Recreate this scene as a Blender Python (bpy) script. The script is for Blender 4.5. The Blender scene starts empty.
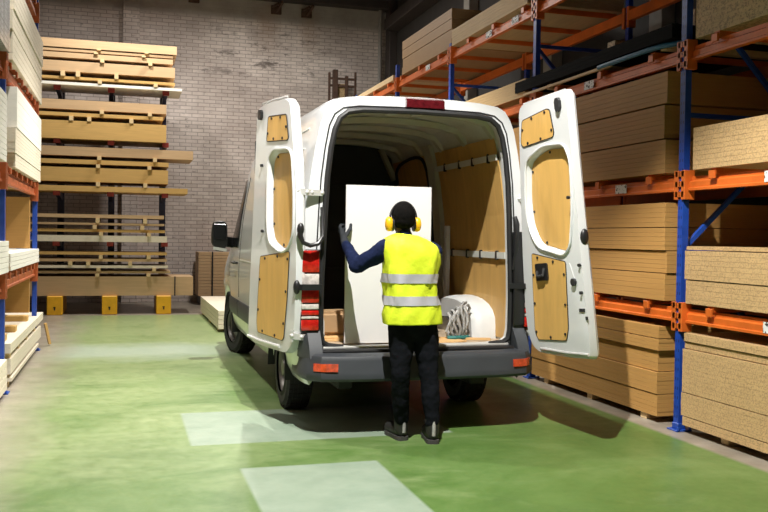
import bpy, bmesh, math, random
from mathutils import Vector, Matrix
random.seed(7)
SC = bpy.context.scene
COL = SC.collection
LOC = {}
PI = math.pi

# ---------------------------------------------------------------- helpers
def wl(parent):
    return LOC.get(parent.name, Vector((0, 0, 0))) if parent else Vector((0, 0, 0))

def obj(name, bm, mat, parent=None, smooth=False, label=None, angle=35):
    """link a bmesh (given in world coordinates) as one object; under a parent it becomes a part"""
    me = bpy.data.meshes.new(name)
    bmesh.ops.recalc_face_normals(bm, faces=bm.faces[:])
    if parent:
        off = wl(parent)
        bmesh.ops.translate(bm, verts=bm.verts[:], vec=-off)
    bm.to_mesh(me); bm.free()
    if smooth:
        for p in me.polygons: p.use_smooth = True
        try: me.set_sharp_from_angle(angle=math.radians(angle))
        except Exception: pass
    if mat: me.materials.append(mat)
    o = bpy.data.objects.new(name, me)
    COL.objects.link(o)
    if parent:
        o.parent = parent
        LOC[o.name] = wl(parent)
    if label: o['label'] = label
    return o

def tag(o, label, cat, group=None, kind=None):
    o['label'] = label; o['category'] = cat
    if group: o['group'] = group
    if kind: o['kind'] = kind
    return o

def thing(name, label, cat, loc=(0, 0, 0), group=None):
    o = bpy.data.objects.new(name, None)
    o.empty_display_size = 0.2
    COL.objects.link(o); o.location = loc
    LOC[o.name] = Vector(loc)
    return tag(o, label, cat, group)

def rebase(o, loc):
    """move a mesh object's origin (its vertices are in world coordinates)"""
    loc = Vector(loc); o.data.transform(Matrix.Translation(-loc)); o.location = loc; LOC[o.name] = loc
    return o

def struct(name, bm, mat, label=None, smooth=False):
    o = obj(name, bm, mat, smooth=smooth); o['kind'] = 'structure'
    if label: o['label'] = label
    return o

def dup(root, loc, label=None, group=None):
    r = root.copy(); COL.objects.link(r); r.location = loc; LOC[r.name] = Vector(loc)
    if label: r['label'] = label
    if group: r['group'] = group
    for ch in list(root.children):
        c = ch.copy(); COL.objects.link(c); c.parent = r
        for g in list(ch.children):
            d = g.copy(); COL.objects.link(d); d.parent = c
    return r

def B(): return bmesh.new()

def box(bm, x0, x1, y0, y1, z0, z1, bev=0.0, seg=1):
    r = bmesh.ops.create_cube(bm, size=1.0)
    vs = r['verts']
    for v in vs:
        v.co = Vector((x0 + (v.co.x + .5) * (x1 - x0), y0 + (v.co.y + .5) * (y1 - y0), z0 + (v.co.z + .5) * (z1 - z0)))
    if bev:
        es = list({e for v in vs for e in v.link_edges})
        bmesh.ops.bevel(bm, geom=es, offset=bev, segments=seg, affect='EDGES', profile=.5)
    return bm

def frame_axes(d):
    d = d.normalized()
    a = Vector((0, 0, 1)) if abs(d.z) < .9 else Vector((1, 0, 0))
    u = d.cross(a).normalized(); w = u.cross(d).normalized()
    return u, w

def loft(bm, rings, closed=True, cap0=True, cap1=True):
    vr = [[bm.verts.new(p) for p in r] for r in rings]
    n = len(rings[0])
    for a, b in zip(vr, vr[1:]):
        for i in range(n if closed else n - 1):
            j = (i + 1) % n
            try: bm.faces.new((a[i], a[j], b[j], b[i]))
            except ValueError: pass
    if closed and cap0: bm.faces.new(vr[0][::-1])
    if closed and cap1: bm.faces.new(vr[-1])
    return vr

def cyl(bm, p0, p1, r0, r1=None, n=16):
    p0 = Vector(p0); p1 = Vector(p1); r1 = r0 if r1 is None else r1
    u, w = frame_axes(p1 - p0)
    rings = [[p + (u * math.cos(2*PI*i/n) + w * math.sin(2*PI*i/n)) * r for i in range(n)] for p, r in ((p0, r0), (p1, r1))]
    loft(bm, rings); return bm

def tube(bm, pts, r, n=8):
    pts = [Vector(p) for p in pts]
    rings = []; u = None
    for k, p in enumerate(pts):
        d = (pts[min(k+1, len(pts)-1)] - pts[max(k-1, 0)]).normalized()
        if u is None: u, w = frame_axes(d)
        else:
            u = (u - d * u.dot(d)).normalized(); w = u.cross(d).normalized()
        rr = r[k] if isinstance(r, (list, tuple)) else r
        rings.append([p + (u * math.cos(2*PI*i/n) + w * math.sin(2*PI*i/n)) * rr for i in range(n)])
    loft(bm, rings); return bm

def bar(bm, p0, p1, w, h, up=(0, 0, 1)):
    p0 = Vector(p0); p1 = Vector(p1); d = (p1-p0).normalized(); up = Vector(up)
    s = d.cross(up).normalized(); t = s.cross(d).normalized()
    rings = [[p + s*(a*w/2) + t*(b*h/2) for a, b in ((-1,-1),(1,-1),(1,1),(-1,1))] for p in (p0, p1)]
    loft(bm, rings); return bm

def smooth_loop(pts, it=2):
    for _ in range(it):
        q = []
        for i in range(len(pts)):
            a = pts[i]; b = pts[(i+1) % len(pts)]
            q.append(tuple(a[k]*.75 + b[k]*.25 for k in range(len(a))))
            q.append(tuple(a[k]*.25 + b[k]*.75 for k in range(len(a))))
        pts = q
    return pts

def rounded(pts, r, n=4):
    out = []
    N = len(pts)
    for i in range(N):
        a, b, c = Vector(pts[i-1]), Vector(pts[i]), Vector(pts[(i+1) % N])
        d1, d2 = (a-b), (c-b); k = min(r, d1.length*.45, d2.length*.45)
        p, q = b + d1.normalized()*k, b + d2.normalized()*k
        for j in range(n+1):
            t = j/n; v = p*(1-t)**2 + b*2*t*(1-t) + q*t*t
            out.append((v.x, v.y))
    return out

def inset(pts, d):
    N = len(pts); area = sum(pts[i][0]*pts[(i+1) % N][1]-pts[(i+1) % N][0]*pts[i][1] for i in range(N))
    sg = 1 if area > 0 else -1; out = []
    for i in range(N):
        a, c = Vector(pts[i-1]), Vector(pts[(i+1) % N]); t = (c-a)
        if t.length < 1e-6: out.append(pts[i]); continue
        t.normalize(); out.append((pts[i][0]-sg*t.y*d, pts[i][1]+sg*t.x*d))
    return out

def sphere(bm, c, r, seg=16, rot=None):
    rr = (r, r, r) if isinstance(r, (int, float)) else r
    m = Matrix.Translation(Vector(c))
    if rot is not None: m = m @ rot
    m = m @ Matrix.Diagonal((*rr, 1))
    bmesh.ops.create_uvsphere(bm, u_segments=seg, v_segments=max(8, seg*2//3), radius=1.0, matrix=m)
    return bm

# ---------------------------------------------------------------- materials
class NT:
    def __init__(s, name, rough=.6, metal=0.0, spec=None, coat=0.0):
        s.m = bpy.data.materials.new(name); s.m.use_nodes = True
        s.t = s.m.node_tree; s.N = s.t.nodes; s.L = s.t.links
        s.b = s.N['Principled BSDF']
        s.b.inputs['Roughness'].default_value = rough; s.b.inputs['Metallic'].default_value = metal
        if spec is not None: s.b.inputs['Specular IOR Level'].default_value = spec
        if coat: s.b.inputs['Coat Weight'].default_value = coat; s.b.inputs['Coat Roughness'].default_value = .08
    def coords(s, scale=(1, 1, 1), rot=(0, 0, 0), kind='Object'):
        tc = s.N.new('ShaderNodeTexCoord'); mp = s.N.new('ShaderNodeMapping')
        mp.inputs['Scale'].default_value = scale; mp.inputs['Rotation'].default_value = rot
        s.L.new(tc.outputs[kind], mp.inputs['Vector']); return mp.outputs['Vector']
    def noise(s, vec, scale, detail=4, rough=.55, dist=0.0):
        n = s.N.new('ShaderNodeTexNoise'); n.inputs['Scale'].default_value = scale
        n.inputs['Detail'].default_value = detail; n.inputs['Roughness'].default_value = rough; n.inputs['Distortion'].default_value = dist
        s.L.new(vec, n.inputs['Vector']); return n.outputs['Fac']
    def ramp(s, fac, stops):
        r = s.N.new('ShaderNodeValToRGB'); e = r.color_ramp.elements
        while len(e) > 1: e.remove(e[-1])
        e[0].position = stops[0][0]; e[0].color = (*stops[0][1], 1)
        for p, c in stops[1:]:
            k = e.new(p); k.color = (*c, 1)
        s.L.new(fac, r.inputs['Fac']); return r.outputs['Color']
    def mix(s, fac, a, b, mode='MIX'):
        n = s.N.new('ShaderNodeMix'); n.data_type = 'RGBA'; n.blend_type = mode
        for sock, v in ((n.inputs[0], fac), (n.inputs[6], a), (n.inputs[7], b)):
            if isinstance(v, (int, float)): sock.default_value = v
            elif isinstance(v, tuple): sock.default_value = (*v, 1)
            else: s.L.new(v, sock)
        return n.outputs[2]
    def math(s, op, a, b=0.0):
        n = s.N.new('ShaderNodeMath'); n.operation = op
        for sock, v in ((n.inputs[0], a), (n.inputs[1], b)):
            if isinstance(v, (int, float)): sock.default_value = v
            else: s.L.new(v, sock)
        return n.outputs[0]
    def sep(s, vec):
        n = s.N.new('ShaderNodeSeparateXYZ'); s.L.new(vec, n.inputs[0]); return n.outputs
    def inside(s, v, a, b, soft=.03):
        def mr(lo, hi):
            n = s.N.new('ShaderNodeMapRange'); n.inputs['From Min'].default_value = lo; n.inputs['From Max'].default_value = hi
            s.L.new(v, n.inputs['Value']); return n.outputs['Result']
        return s.math('MULTIPLY', mr(a-soft, a+soft), s.math('SUBTRACT', 1.0, mr(b-soft, b+soft)))
    def color(s, c):
        if isinstance(c, tuple): s.b.inputs['Base Color'].default_value = (*c, 1)
        else: s.L.new(c, s.b.inputs['Base Color'])
    def bump(s, h, strength=.3, dist=.01):
        n = s.N.new('ShaderNodeBump'); n.inputs['Strength'].default_value = strength; n.inputs['Distance'].default_value = dist
        s.L.new(h, n.inputs['Height']); s.L.new(n.outputs['Normal'], s.b.inputs['Normal'])

def plain(name, c, rough=.5, metal=0, coat=0, var=.12, scale=6, spec=None):
    m = NT(name, rough, metal, spec, coat)
    f = m.noise(m.coords(), scale, 5)
    m.color(m.ramp(f, [(.3, tuple(x*(1-var) for x in c)), (.7, tuple(min(1, x*(1+var)) for x in c))]))
    return m.m

def wood(name, c, var=.25, scale=(3, 30, 30), rough=.6, speck=0.0, speckscale=90, rnd=.1):
    m = NT(name, rough, spec=.3)
    inf = m.N.new('ShaderNodeObjectInfo')
    def offs(vec):
        sc = m.N.new('ShaderNodeVectorMath'); sc.operation = 'SCALE'; sc.inputs[3].default_value = 7.3
        m.L.new(inf.outputs['Location'], sc.inputs[0])
        ad = m.N.new('ShaderNodeVectorMath'); ad.operation = 'ADD'
        m.L.new(vec, ad.inputs[0]); m.L.new(sc.outputs[0], ad.inputs[1]); return ad.outputs[0]
    v = offs(m.coords(scale))
    f = m.noise(v, 1.0, 5, .6, .6)
    col = m.ramp(f, [(.25, tuple(x*(1-var) for x in c)), (.5, c), (.75, tuple(min(1, x*(1+var)) for x in c))])
    col = m.mix(m.math('MULTIPLY', inf.outputs['Random'], rnd), col, tuple(x*.72 for x in c))
    if speck:
        g = m.noise(offs(m.coords()), speckscale, 3, .7)
        k = m.ramp(g, [(.42, (0, 0, 0)), (.50, (1, 1, 1))])
        col = m.mix(k, tuple(x*(1-speck) for x in c), col)
    m.color(col)
    return m.m

M = {}
M['green_floor'] = None
def floor_mat():
    m = NT('painted_floor', .33, spec=.45)
    v = m.coords(); xyz = m.sep(v); X, Y = xyz[0], xyz[1]
    big = m.noise(v, .9, 8, .68, .5)
    streak = m.noise(m.coords((.6, 1.1, 1)), 1.0, 8, .68, .6)
    fine = m.noise(v, 9, 6, .7)
    green = m.ramp(big, [(.3, (.058, .125, .026)), (.5, (.092, .175, .042)), (.7, (.145, .23, .075))])
    wash_zone = m.math('ADD', m.math('MULTIPLY', Y, .028), m.math('MULTIPLY', X, -.05))  # pushes the wear to the far left, painting in the brighter lamp wash there
    wear_wash = m.math('ADD', streak, m.math('SUBTRACT', wash_zone, .13))
    wear = m.ramp(wear_wash, [(.40, (0, 0, 0)), (.55, (.45, .45, .45)), (.75, (.95, .95, .95))])
    wear = m.mix(1.0, wear, m.ramp(fine, [(.3, (.55, .55, .55)), (.6, (1, 1, 1))]), 'MULTIPLY')
    col = m.mix(wear, green, (.29, .36, .17))
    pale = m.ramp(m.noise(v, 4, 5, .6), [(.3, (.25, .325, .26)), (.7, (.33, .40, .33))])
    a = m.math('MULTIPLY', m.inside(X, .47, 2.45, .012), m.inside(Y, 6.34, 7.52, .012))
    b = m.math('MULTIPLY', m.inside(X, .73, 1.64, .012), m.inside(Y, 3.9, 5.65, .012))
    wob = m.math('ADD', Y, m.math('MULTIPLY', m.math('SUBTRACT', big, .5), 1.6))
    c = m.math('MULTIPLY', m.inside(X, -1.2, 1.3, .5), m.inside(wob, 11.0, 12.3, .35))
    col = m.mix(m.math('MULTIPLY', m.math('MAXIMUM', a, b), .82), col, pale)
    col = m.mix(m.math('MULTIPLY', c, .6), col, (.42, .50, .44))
    conc = m.ramp(m.noise(v, 3, 6, .65), [(.3, (.22, .19, .15)), (.7, (.36, .32, .26))])
    wx = m.math('ADD', X, m.math('MULTIPLY', m.math('SUBTRACT', m.noise(v, 1.2, 5, .6), .5), .5))
    side = m.math('SUBTRACT', 1.0, m.math('MULTIPLY', m.inside(wx, -.75, 9, .28), m.inside(X, -9, 4.05, .03)))
    far = m.math('SUBTRACT', 1.0, m.inside(Y, -20, 16.8, .1))
    col = m.mix(m.math('MAXIMUM', side, far), col, conc)
    m.color(col)
    r = m.N.new('ShaderNodeMapRange'); r.inputs['To Min'].default_value = .22; r.inputs['To Max'].default_value = .5
    m.L.new(fine, r.inputs['Value']); m.L.new(r.outputs['Result'], m.b.inputs['Roughness'])
    m.bump(fine, .05, .004)
    return m.m
M['floor'] = floor_mat()

def brick_mat():
    m = NT('painted_brick', .85, spec=.2)
    tc = m.coords(); x = m.sep(tc)
    cmb = m.N.new('ShaderNodeCombineXYZ'); m.L.new(x[0], cmb.inputs[0]); m.L.new(x[2], cmb.inputs[1])
    br = m.N.new('ShaderNodeTexBrick')
    m.L.new(cmb.outputs[0], br.inputs['Vector'])
    br.inputs['Scale'].default_value = 1.0; br.inputs['Brick Width'].default_value = .26; br.inputs['Row Height'].default_value = .082
    br.inputs['Mortar Size'].default_value = .009; br.inputs['Mortar Smooth'].default_value = .3
    br.inputs['Color1'].default_value = (.66, .59, .55, 1); br.inputs['Color2'].default_value = (.54, .475, .445, 1)
    br.inputs['Mortar'].default_value = (.38, .335, .31, 1); br.inputs['Bias'].default_value = -.2
    big = m.noise(tc, .5, 6, .7, .3)
    col = m.mix(1.0, br.outputs['Color'], m.ramp(big, [(.3, (.68, .64, .62)), (.5, (.95, .93, .92)), (.66, (1.25, 1.25, 1.25))]), 'MULTIPLY')
    # worn dark bricks in a band of the wall
    wn = m.noise(m.coords((1.1, 1, 3.2)), 1.6, 5, .75, .2)
    wear = m.math('MULTIPLY', m.ramp(wn, [(.54, (0, 0, 0)), (.62, (1, 1, 1))]), m.math('MULTIPLY', m.inside(x[2], 5.0, 6.15, .35), m.inside(x[0], 1.6, 4.6, .9)))
    col = m.mix(m.math('MULTIPLY', wear, .8), col, (.11, .09, .08))
    wn2 = m.noise(m.coords((2, 1, 5)), 2.5, 4, .7)
    col = m.mix(m.math('MULTIPLY', m.ramp(wn2, [(.60, (0, 0, 0)), (.68, (1, 1, 1))]), .6), col, (.13, .11, .10))
    # plastered band on top with rust runs
    top = m.inside(x[2], 6.35, 9, .06)
    plaster = m.ramp(m.noise(tc, 1.5, 6, .7), [(.3, (.32, .285, .26)), (.7, (.46, .42, .385))])
    col = m.mix(top, col, plaster)
    rust = m.math('MULTIPLY', m.inside(x[2], 5.85, 6.75, .35), m.math('MAXIMUM', m.inside(x[0], 2.95, 3.2, .25), m.inside(x[0], 3.95, 4.15, .2)))
    rust = m.math('MULTIPLY', rust, m.noise(tc, 2.5, 4))
    col = m.mix(rust, col, (.30, .15, .055))
    m.color(col)
    m.bump(m.math('SUBTRACT', 1.0, br.outputs['Fac']), .5, .012)
    return m.m
M['brick'] = brick_mat()
M['dark_wall'] = plain('dark_cladding', (.040, .036, .034), .8)
M['plaster'] = plain('old_plaster', (.30, .28, .26), .9, var=.2, scale=2)
M['ceiling'] = plain('dark_ceiling', (.05, .047, .045), .9)
M['pillar'] = plain('pillar_paint', (.38, .36, .33), .8)
M['steel_dark'] = plain('dark_steel', (.05, .04, .037), .6)
M['pipe'] = plain('pale_pipe', (.30, .28, .26), .6)

def post_mat():
    m = NT('blue_post_paint', .38, spec=.5)
    v = m.coords(); x = m.sep(v)
    f = m.noise(v, 9, 4)
    col = m.ramp(f, [(.3, (.010, .045, .30)), (.7, (.016, .075, .42))])
    fr = m.math('FRACT', m.math('MULTIPLY', x[2], 13.3))
    hole = m.math('MULTIPLY', m.inside(fr, .3, .62, .03), m.inside(m.math('ABSOLUTE', x[1]), .010, .020, .003))
    m.color(m.mix(m.math('MULTIPLY', hole, .85), col, (.004, .006, .02)))
    return m.m
M['post'] = post_mat()
M['brace'] = plain('blue_brace_paint', (.014, .065, .36), .4)
M['orange'] = plain('orange_beam_paint', (.62, .135, .018), .42, var=.15, scale=5)
M['rust_orange'] = plain('worn_orange_paint', (.42, .10, .028), .55, var=.25, scale=9)
def sticker_mat():
    m = NT('printed_sticker', .6); f = m.noise(m.coords(), 42, 2, .5)
    m.color(m.ramp(f, [(.40, (.03, .03, .03)), (.44, (.72, .72, .72))])); return m.m
M['sticker'] = sticker_mat()
M['eyewhite'] = plain('eye_white', (.7, .7, .68), .4, var=.02)
M['ink'] = plain('ink', (.02, .02, .02), .6)
M['mdf'] = wood('fibreboard', (.50, .275, .085), .08, (3, 3, 60), rnd=.06)
M['mdf3'] = wood('dimmed_fibreboard', (.33, .195, .085), .08, (3, 3, 60), rnd=.06)  # darker fibreboard copy: dim light of the top shelf put into the colour
M['mdf2'] = wood('fibreboard_brown', (.46, .26, .09), .08, (3, 3, 60), rnd=.06)
M['chip'] = wood('chipboard', (.57, .385, .185), .08, (6, 6, 30), speck=.32, speckscale=66)
M['osb'] = wood('coarse_chipboard', (.50, .355, .19), .10, (6, 6, 20), speck=.5, speckscale=42)
M['pale'] = wood('pale_plywood', (.62, .46, .27), .12, (20, 3, 60))
M['pale2'] = wood('dimmed_plywood', (.48, .33, .16), .12, (20, 3, 60))  # pale plywood copy with the dimness of the upper shelves painted in
M['cream'] = wood('cream_board', (.78, .70, .56), .08, (20, 2, 60))
M['white_board'] = wood('white_faced_board', (.86, .83, .76), .05, (20, 2, 40))
M['yellow_wood'] = wood('yellow_timber', (.60, .375, .13), .1, (2, 20, 30))
M['back_wood'] = wood('light_timber', (.58, .395, .225), .1, (2, 20, 30))
M['batten'] = wood('batten_wood', (.72, .54, .30), .12, (20, 3, 20))
M['black_sheet'] = plain('black_film_board', (.006, .006, .006), .85, spec=.1)
M['film'] = plain('grey_stretch_film', (.42, .42, .43), .25, var=.35, scale=14)
M['bluetube'] = plain('blue_plastic', (.02, .13, .25), .4)
M['yellow'] = plain('yellow_enamel', (.80, .42, .012), .45, var=.12)
M['navy'] = plain('navy_column_paint', (.018, .022, .07), .5)
M['red'] = plain('red_arm_paint', (.30, .035, .03), .5)
M['rust'] = plain('rusty_steel', (.085, .045, .03), .7, var=.35, scale=8)

# van materials
def van_white():
    m = NT('white_car_paint', .28, spec=.5, coat=.8)
    v = m.coords(); x = m.sep(v)
    low_tint = m.math('MULTIPLY', m.noise(v, 5, 6, .7), m.inside(x[2], -1, .62, .22))  # blotchy olive tint toward the bottom of the body
    m.color(m.mix(m.math('MULTIPLY', low_tint, .9), (.70, .72, .73), (.25, .26, .17)))
    return m.m
M['vanwhite'] = van_white()
M['vaninner'] = plain('inner_grey_paint', (.60, .61, .56), .45, var=.06)
M['roofinner'] = plain('roof_inner_paint', (.48, .48, .40), .5, var=.06)
M['vanply'] = wood('lining_plywood', (.56, .34, .11), .18, (9, 9, 1.5), rough=.45)
M['doorply'] = wood('door_plywood', (.68, .41, .12), .14, (9, 9, 1.4), rough=.38)
M['deck'] = wood('worn_deck_plywood', (.42, .33, .23), .3, (10, 2, 10))
M['rubber'] = plain('black_rubber', (.012, .012, .013), .55)
M['tyre'] = plain('tyre_rubber', (.018, .017, .017), .75)
M['rim'] = plain('wheel_steel', (.13, .12, .11), .45, .5, var=.2)
M['bumper'] = plain('grey_bumper_plastic', (.036, .041, .048), .5, var=.12, scale=5)
M['blackplastic'] = plain('black_plastic', (.015, .015, .016), .38)
M['bulkhead'] = plain('bulkhead_grey', (.035, .036, .038), .6)
M['metal'] = plain('zinc_metal', (.62, .62, .60), .4, .35)
M['screw'] = plain('screw_black', (.015, .013, .012), .5)
def lens(name, c, rough=.12):
    m = NT(name, rough, spec=.6, coat=.6)
    v = m.coords(); f = m.noise(v, 30, 2)
    m.color(m.ramp(f, [(.35, tuple(k*.6 for k in c)), (.65, c)])); return m.m
M['redlens'] = lens('red_lens', (.58, .018, .012))
M['clearlens'] = lens('clear_lens', (.72, .66, .62))
M['darkred'] = lens('dark_red_lens', (.10, .008, .012))
M['reflector'] = lens('orange_red_reflector', (.85, .085, .025))
def glass_dark():
    m = NT('tinted_glass', .18, spec=.3); m.color((.008, .009, .010)); return m.m
M['glass'] = glass_dark()
M['archwhite'] = plain('arch_white_paint', (.62, .63, .62), .4, var=.06)
M['strap'] = plain('grey_webbing', (.36, .36, .35), .7, var=.4, scale=30)
M['teal'] = plain('teal_webbing', (.02, .16, .15), .6)
M['melamine'] = plain('white_melamine', (.74, .74, .74), .4, var=.01)
M['card'] = wood('brown_cardboard', (.42, .27, .14), .12, (3, 3, 3))
M['offcut'] = wood('offcut_ply', (.66, .42, .19), .15, (12, 2, 4))

# person materials
M['skin'] = plain('dark_skin', (.085, .042, .026), .5, var=.08)
M['hair'] = plain('black_hair', (.005, .0045, .004), .95, var=.3, scale=70, spec=.08)
def vest_mat():
    m = NT('hi_vis_fabric', .6, spec=.25)
    f = m.noise(m.coords(), 9, 4)
    m.color(m.ramp(f, [(.3, (.66, .80, .03)), (.7, (.76, .90, .045))]))
    m.bump(m.noise(m.coords(), 14, 4), .35, .02); return m.m
M['vest'] = vest_mat()
M['silver'] = plain('reflective_tape', (.50, .50, .55), .4, .1, var=.06)
def cloth(name, c, s=30, b=.5):
    m = NT(name, .95, spec=.06); f = m.noise(m.coords(), s, 4)
    m.color(m.ramp(f, [(.3, tuple(k*.75 for k in c)), (.7, tuple(k*1.2 for k in c))]))
    m.bump(m.noise(m.coords(), 16, 4), b, .02); return m.m
M['sweater'] = cloth('navy_knit', (.012, .018, .052))
M['jeans'] = cloth('black_denim', (.008, .009, .012), 5, .4)
M['glove'] = cloth('dark_glove', (.035, .038, .042), 40, .3)
M['muff'] = plain('yellow_ear_cup', (.86, .47, .012), .35, var=.05)
M['boot'] = plain('black_boot_leather', (.022, .021, .021), .5, var=.3, scale=20)
M['sole'] = plain('grey_boot_sole', (.055, .052, .05), .7)

# ---------------------------------------------------------------- room
bm = B(); box(bm, -8, 6.03, -6, 20, -.2, 0); struct('floor', bm, M['floor'], 'green painted floor with worn pale patches')
bm = B(); box(bm, -8, 6.23, 20, 20.25, 0, 7.1); struct('wall_back', bm, M['brick'], 'painted brick wall at the far end')
bm = B(); box(bm, 6.03, 6.23, -6, 20, 0, 7.1); struct('wall_right', bm, M['dark_wall'])
bm = B(); box(bm, -8.2, -8, -6, 20.25, 0, 7.1); struct('wall_left', bm, M['plaster'])
bm = B(); box(bm, -8.2, 6.23, -6.2, -6, 0, 7.1); struct('wall_front', bm, M['plaster'])
bm = B(); box(bm, -8.2, 6.23, -6.2, 20.25, 6.98, 7.2); struct('ceiling', bm, M['ceiling'])
bm = B(); box(bm, -.05, .30, 19.86, 20, 0, 6.9, .01); struct('trim_1', bm, M['brick'], 'shallow brick pilaster on the far wall')
bm = B(); box(bm, 5.85, 6.03, 19.55, 19.9, 0, 6.98, .01); struct('trim_2', bm, M['steel_dark'], 'dark steel column in the corner')
bm = B(); cyl(bm, (5.72, 19.9, 0), (5.72, 19.9, 6.9), .045); struct('trim_3', bm, M['pipe'], 'pale pipe beside the corner column')
bm = B(); box(bm, 5.7, 6.03, 6, 19.5, 6.25, 6.5, .01); struct('trim_4', bm, M['steel_dark'], 'dark steel rail along the right wall')
for i, y in enumerate((8.9, 11.6, 14.8)):
    bm = B(); box(bm, 5.85, 6.03, y-.13, y+.13, 0, 6.98, .01); struct('trim_%d' % (5+i), bm, M['pillar'], 'pale pillar on the right wall')
bm = B(); box(bm, -8, 6.03, 19.7, 20, 6.8, 6.98, .01); struct('trim_8', bm, M['steel_dark'], 'dark edge beam under the ceiling')

# wall fittings
def wall_bracket(x, z, label):
    t = thing('wall_bracket', label, 'bracket', (x, 20, z))
    bm = B(); box(bm, x-.12, x+.12, 19.95, 20, z-.1, z+.1, .01); obj('mounting_plate', bm, M['rust'], t)
    bm = B(); bar(bm, (x, 19.97, z-.05), (x+.1, 19.7, z+.12), .05, .05); bar(bm, (x-.09, 19.97, z+.05), (x+.02, 19.75, z+.1), .04, .04)
    obj('hook', bm, M['rust'], t)
wall_bracket(1.45, 6.72, 'small rusty bracket high on the brick wall, above the stacked timber')
wall_bracket(3.28, 6.62, 'rusty bracket high on the brick wall, left one of the stained pair')
wall_bracket(3.98, 6.60, 'rusty bracket high on the brick wall, right one of the stained pair')

# ---------------------------------------------------------------- sheets
def plank_mesh(name, lx, ly, lz, mat, bev=.0008):
    bm = B(); box(bm, 0, lx, 0, ly, 0, lz, bev)
    me = bpy.data.meshes.new(name); bmesh.ops.recalc_face_normals(bm, faces=bm.faces[:]); bm.to_mesh(me); bm.free(); me.materials.append(mat)
    return me

def stack(name, label, group, cat, x0, y0, z0, lx, ly, packs, mat, jx=.004, jy=.006, gap=.0011, pgap=.012, js=.15):
    """packs: list of (pack top z, sheets in it). every sheet is its own object"""
    z = z0; n = 0; protos = {}
    for ztop, cnt in packs:
        t = (ztop - z) / cnt
        key = round(t, 4)
        if key not in protos: protos[key] = plank_mesh(name, lx, ly, t - gap, mat)
        ox, oy = random.uniform(-jx, jx)*2, random.uniform(-jy, jy)*2
        for k in range(cnt):
            o = bpy.data.objects.new(name, protos[key]); COL.objects.link(o)
            o.location = (x0 + ox + random.uniform(-jx, jx)*.12, y0 + oy + random.uniform(-jy, jy)*js, z + k*t)
            tag(o, label, cat, group); n += 1
        z = ztop + pgap if (ztop, cnt) != packs[-1] else ztop
    return n

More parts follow.
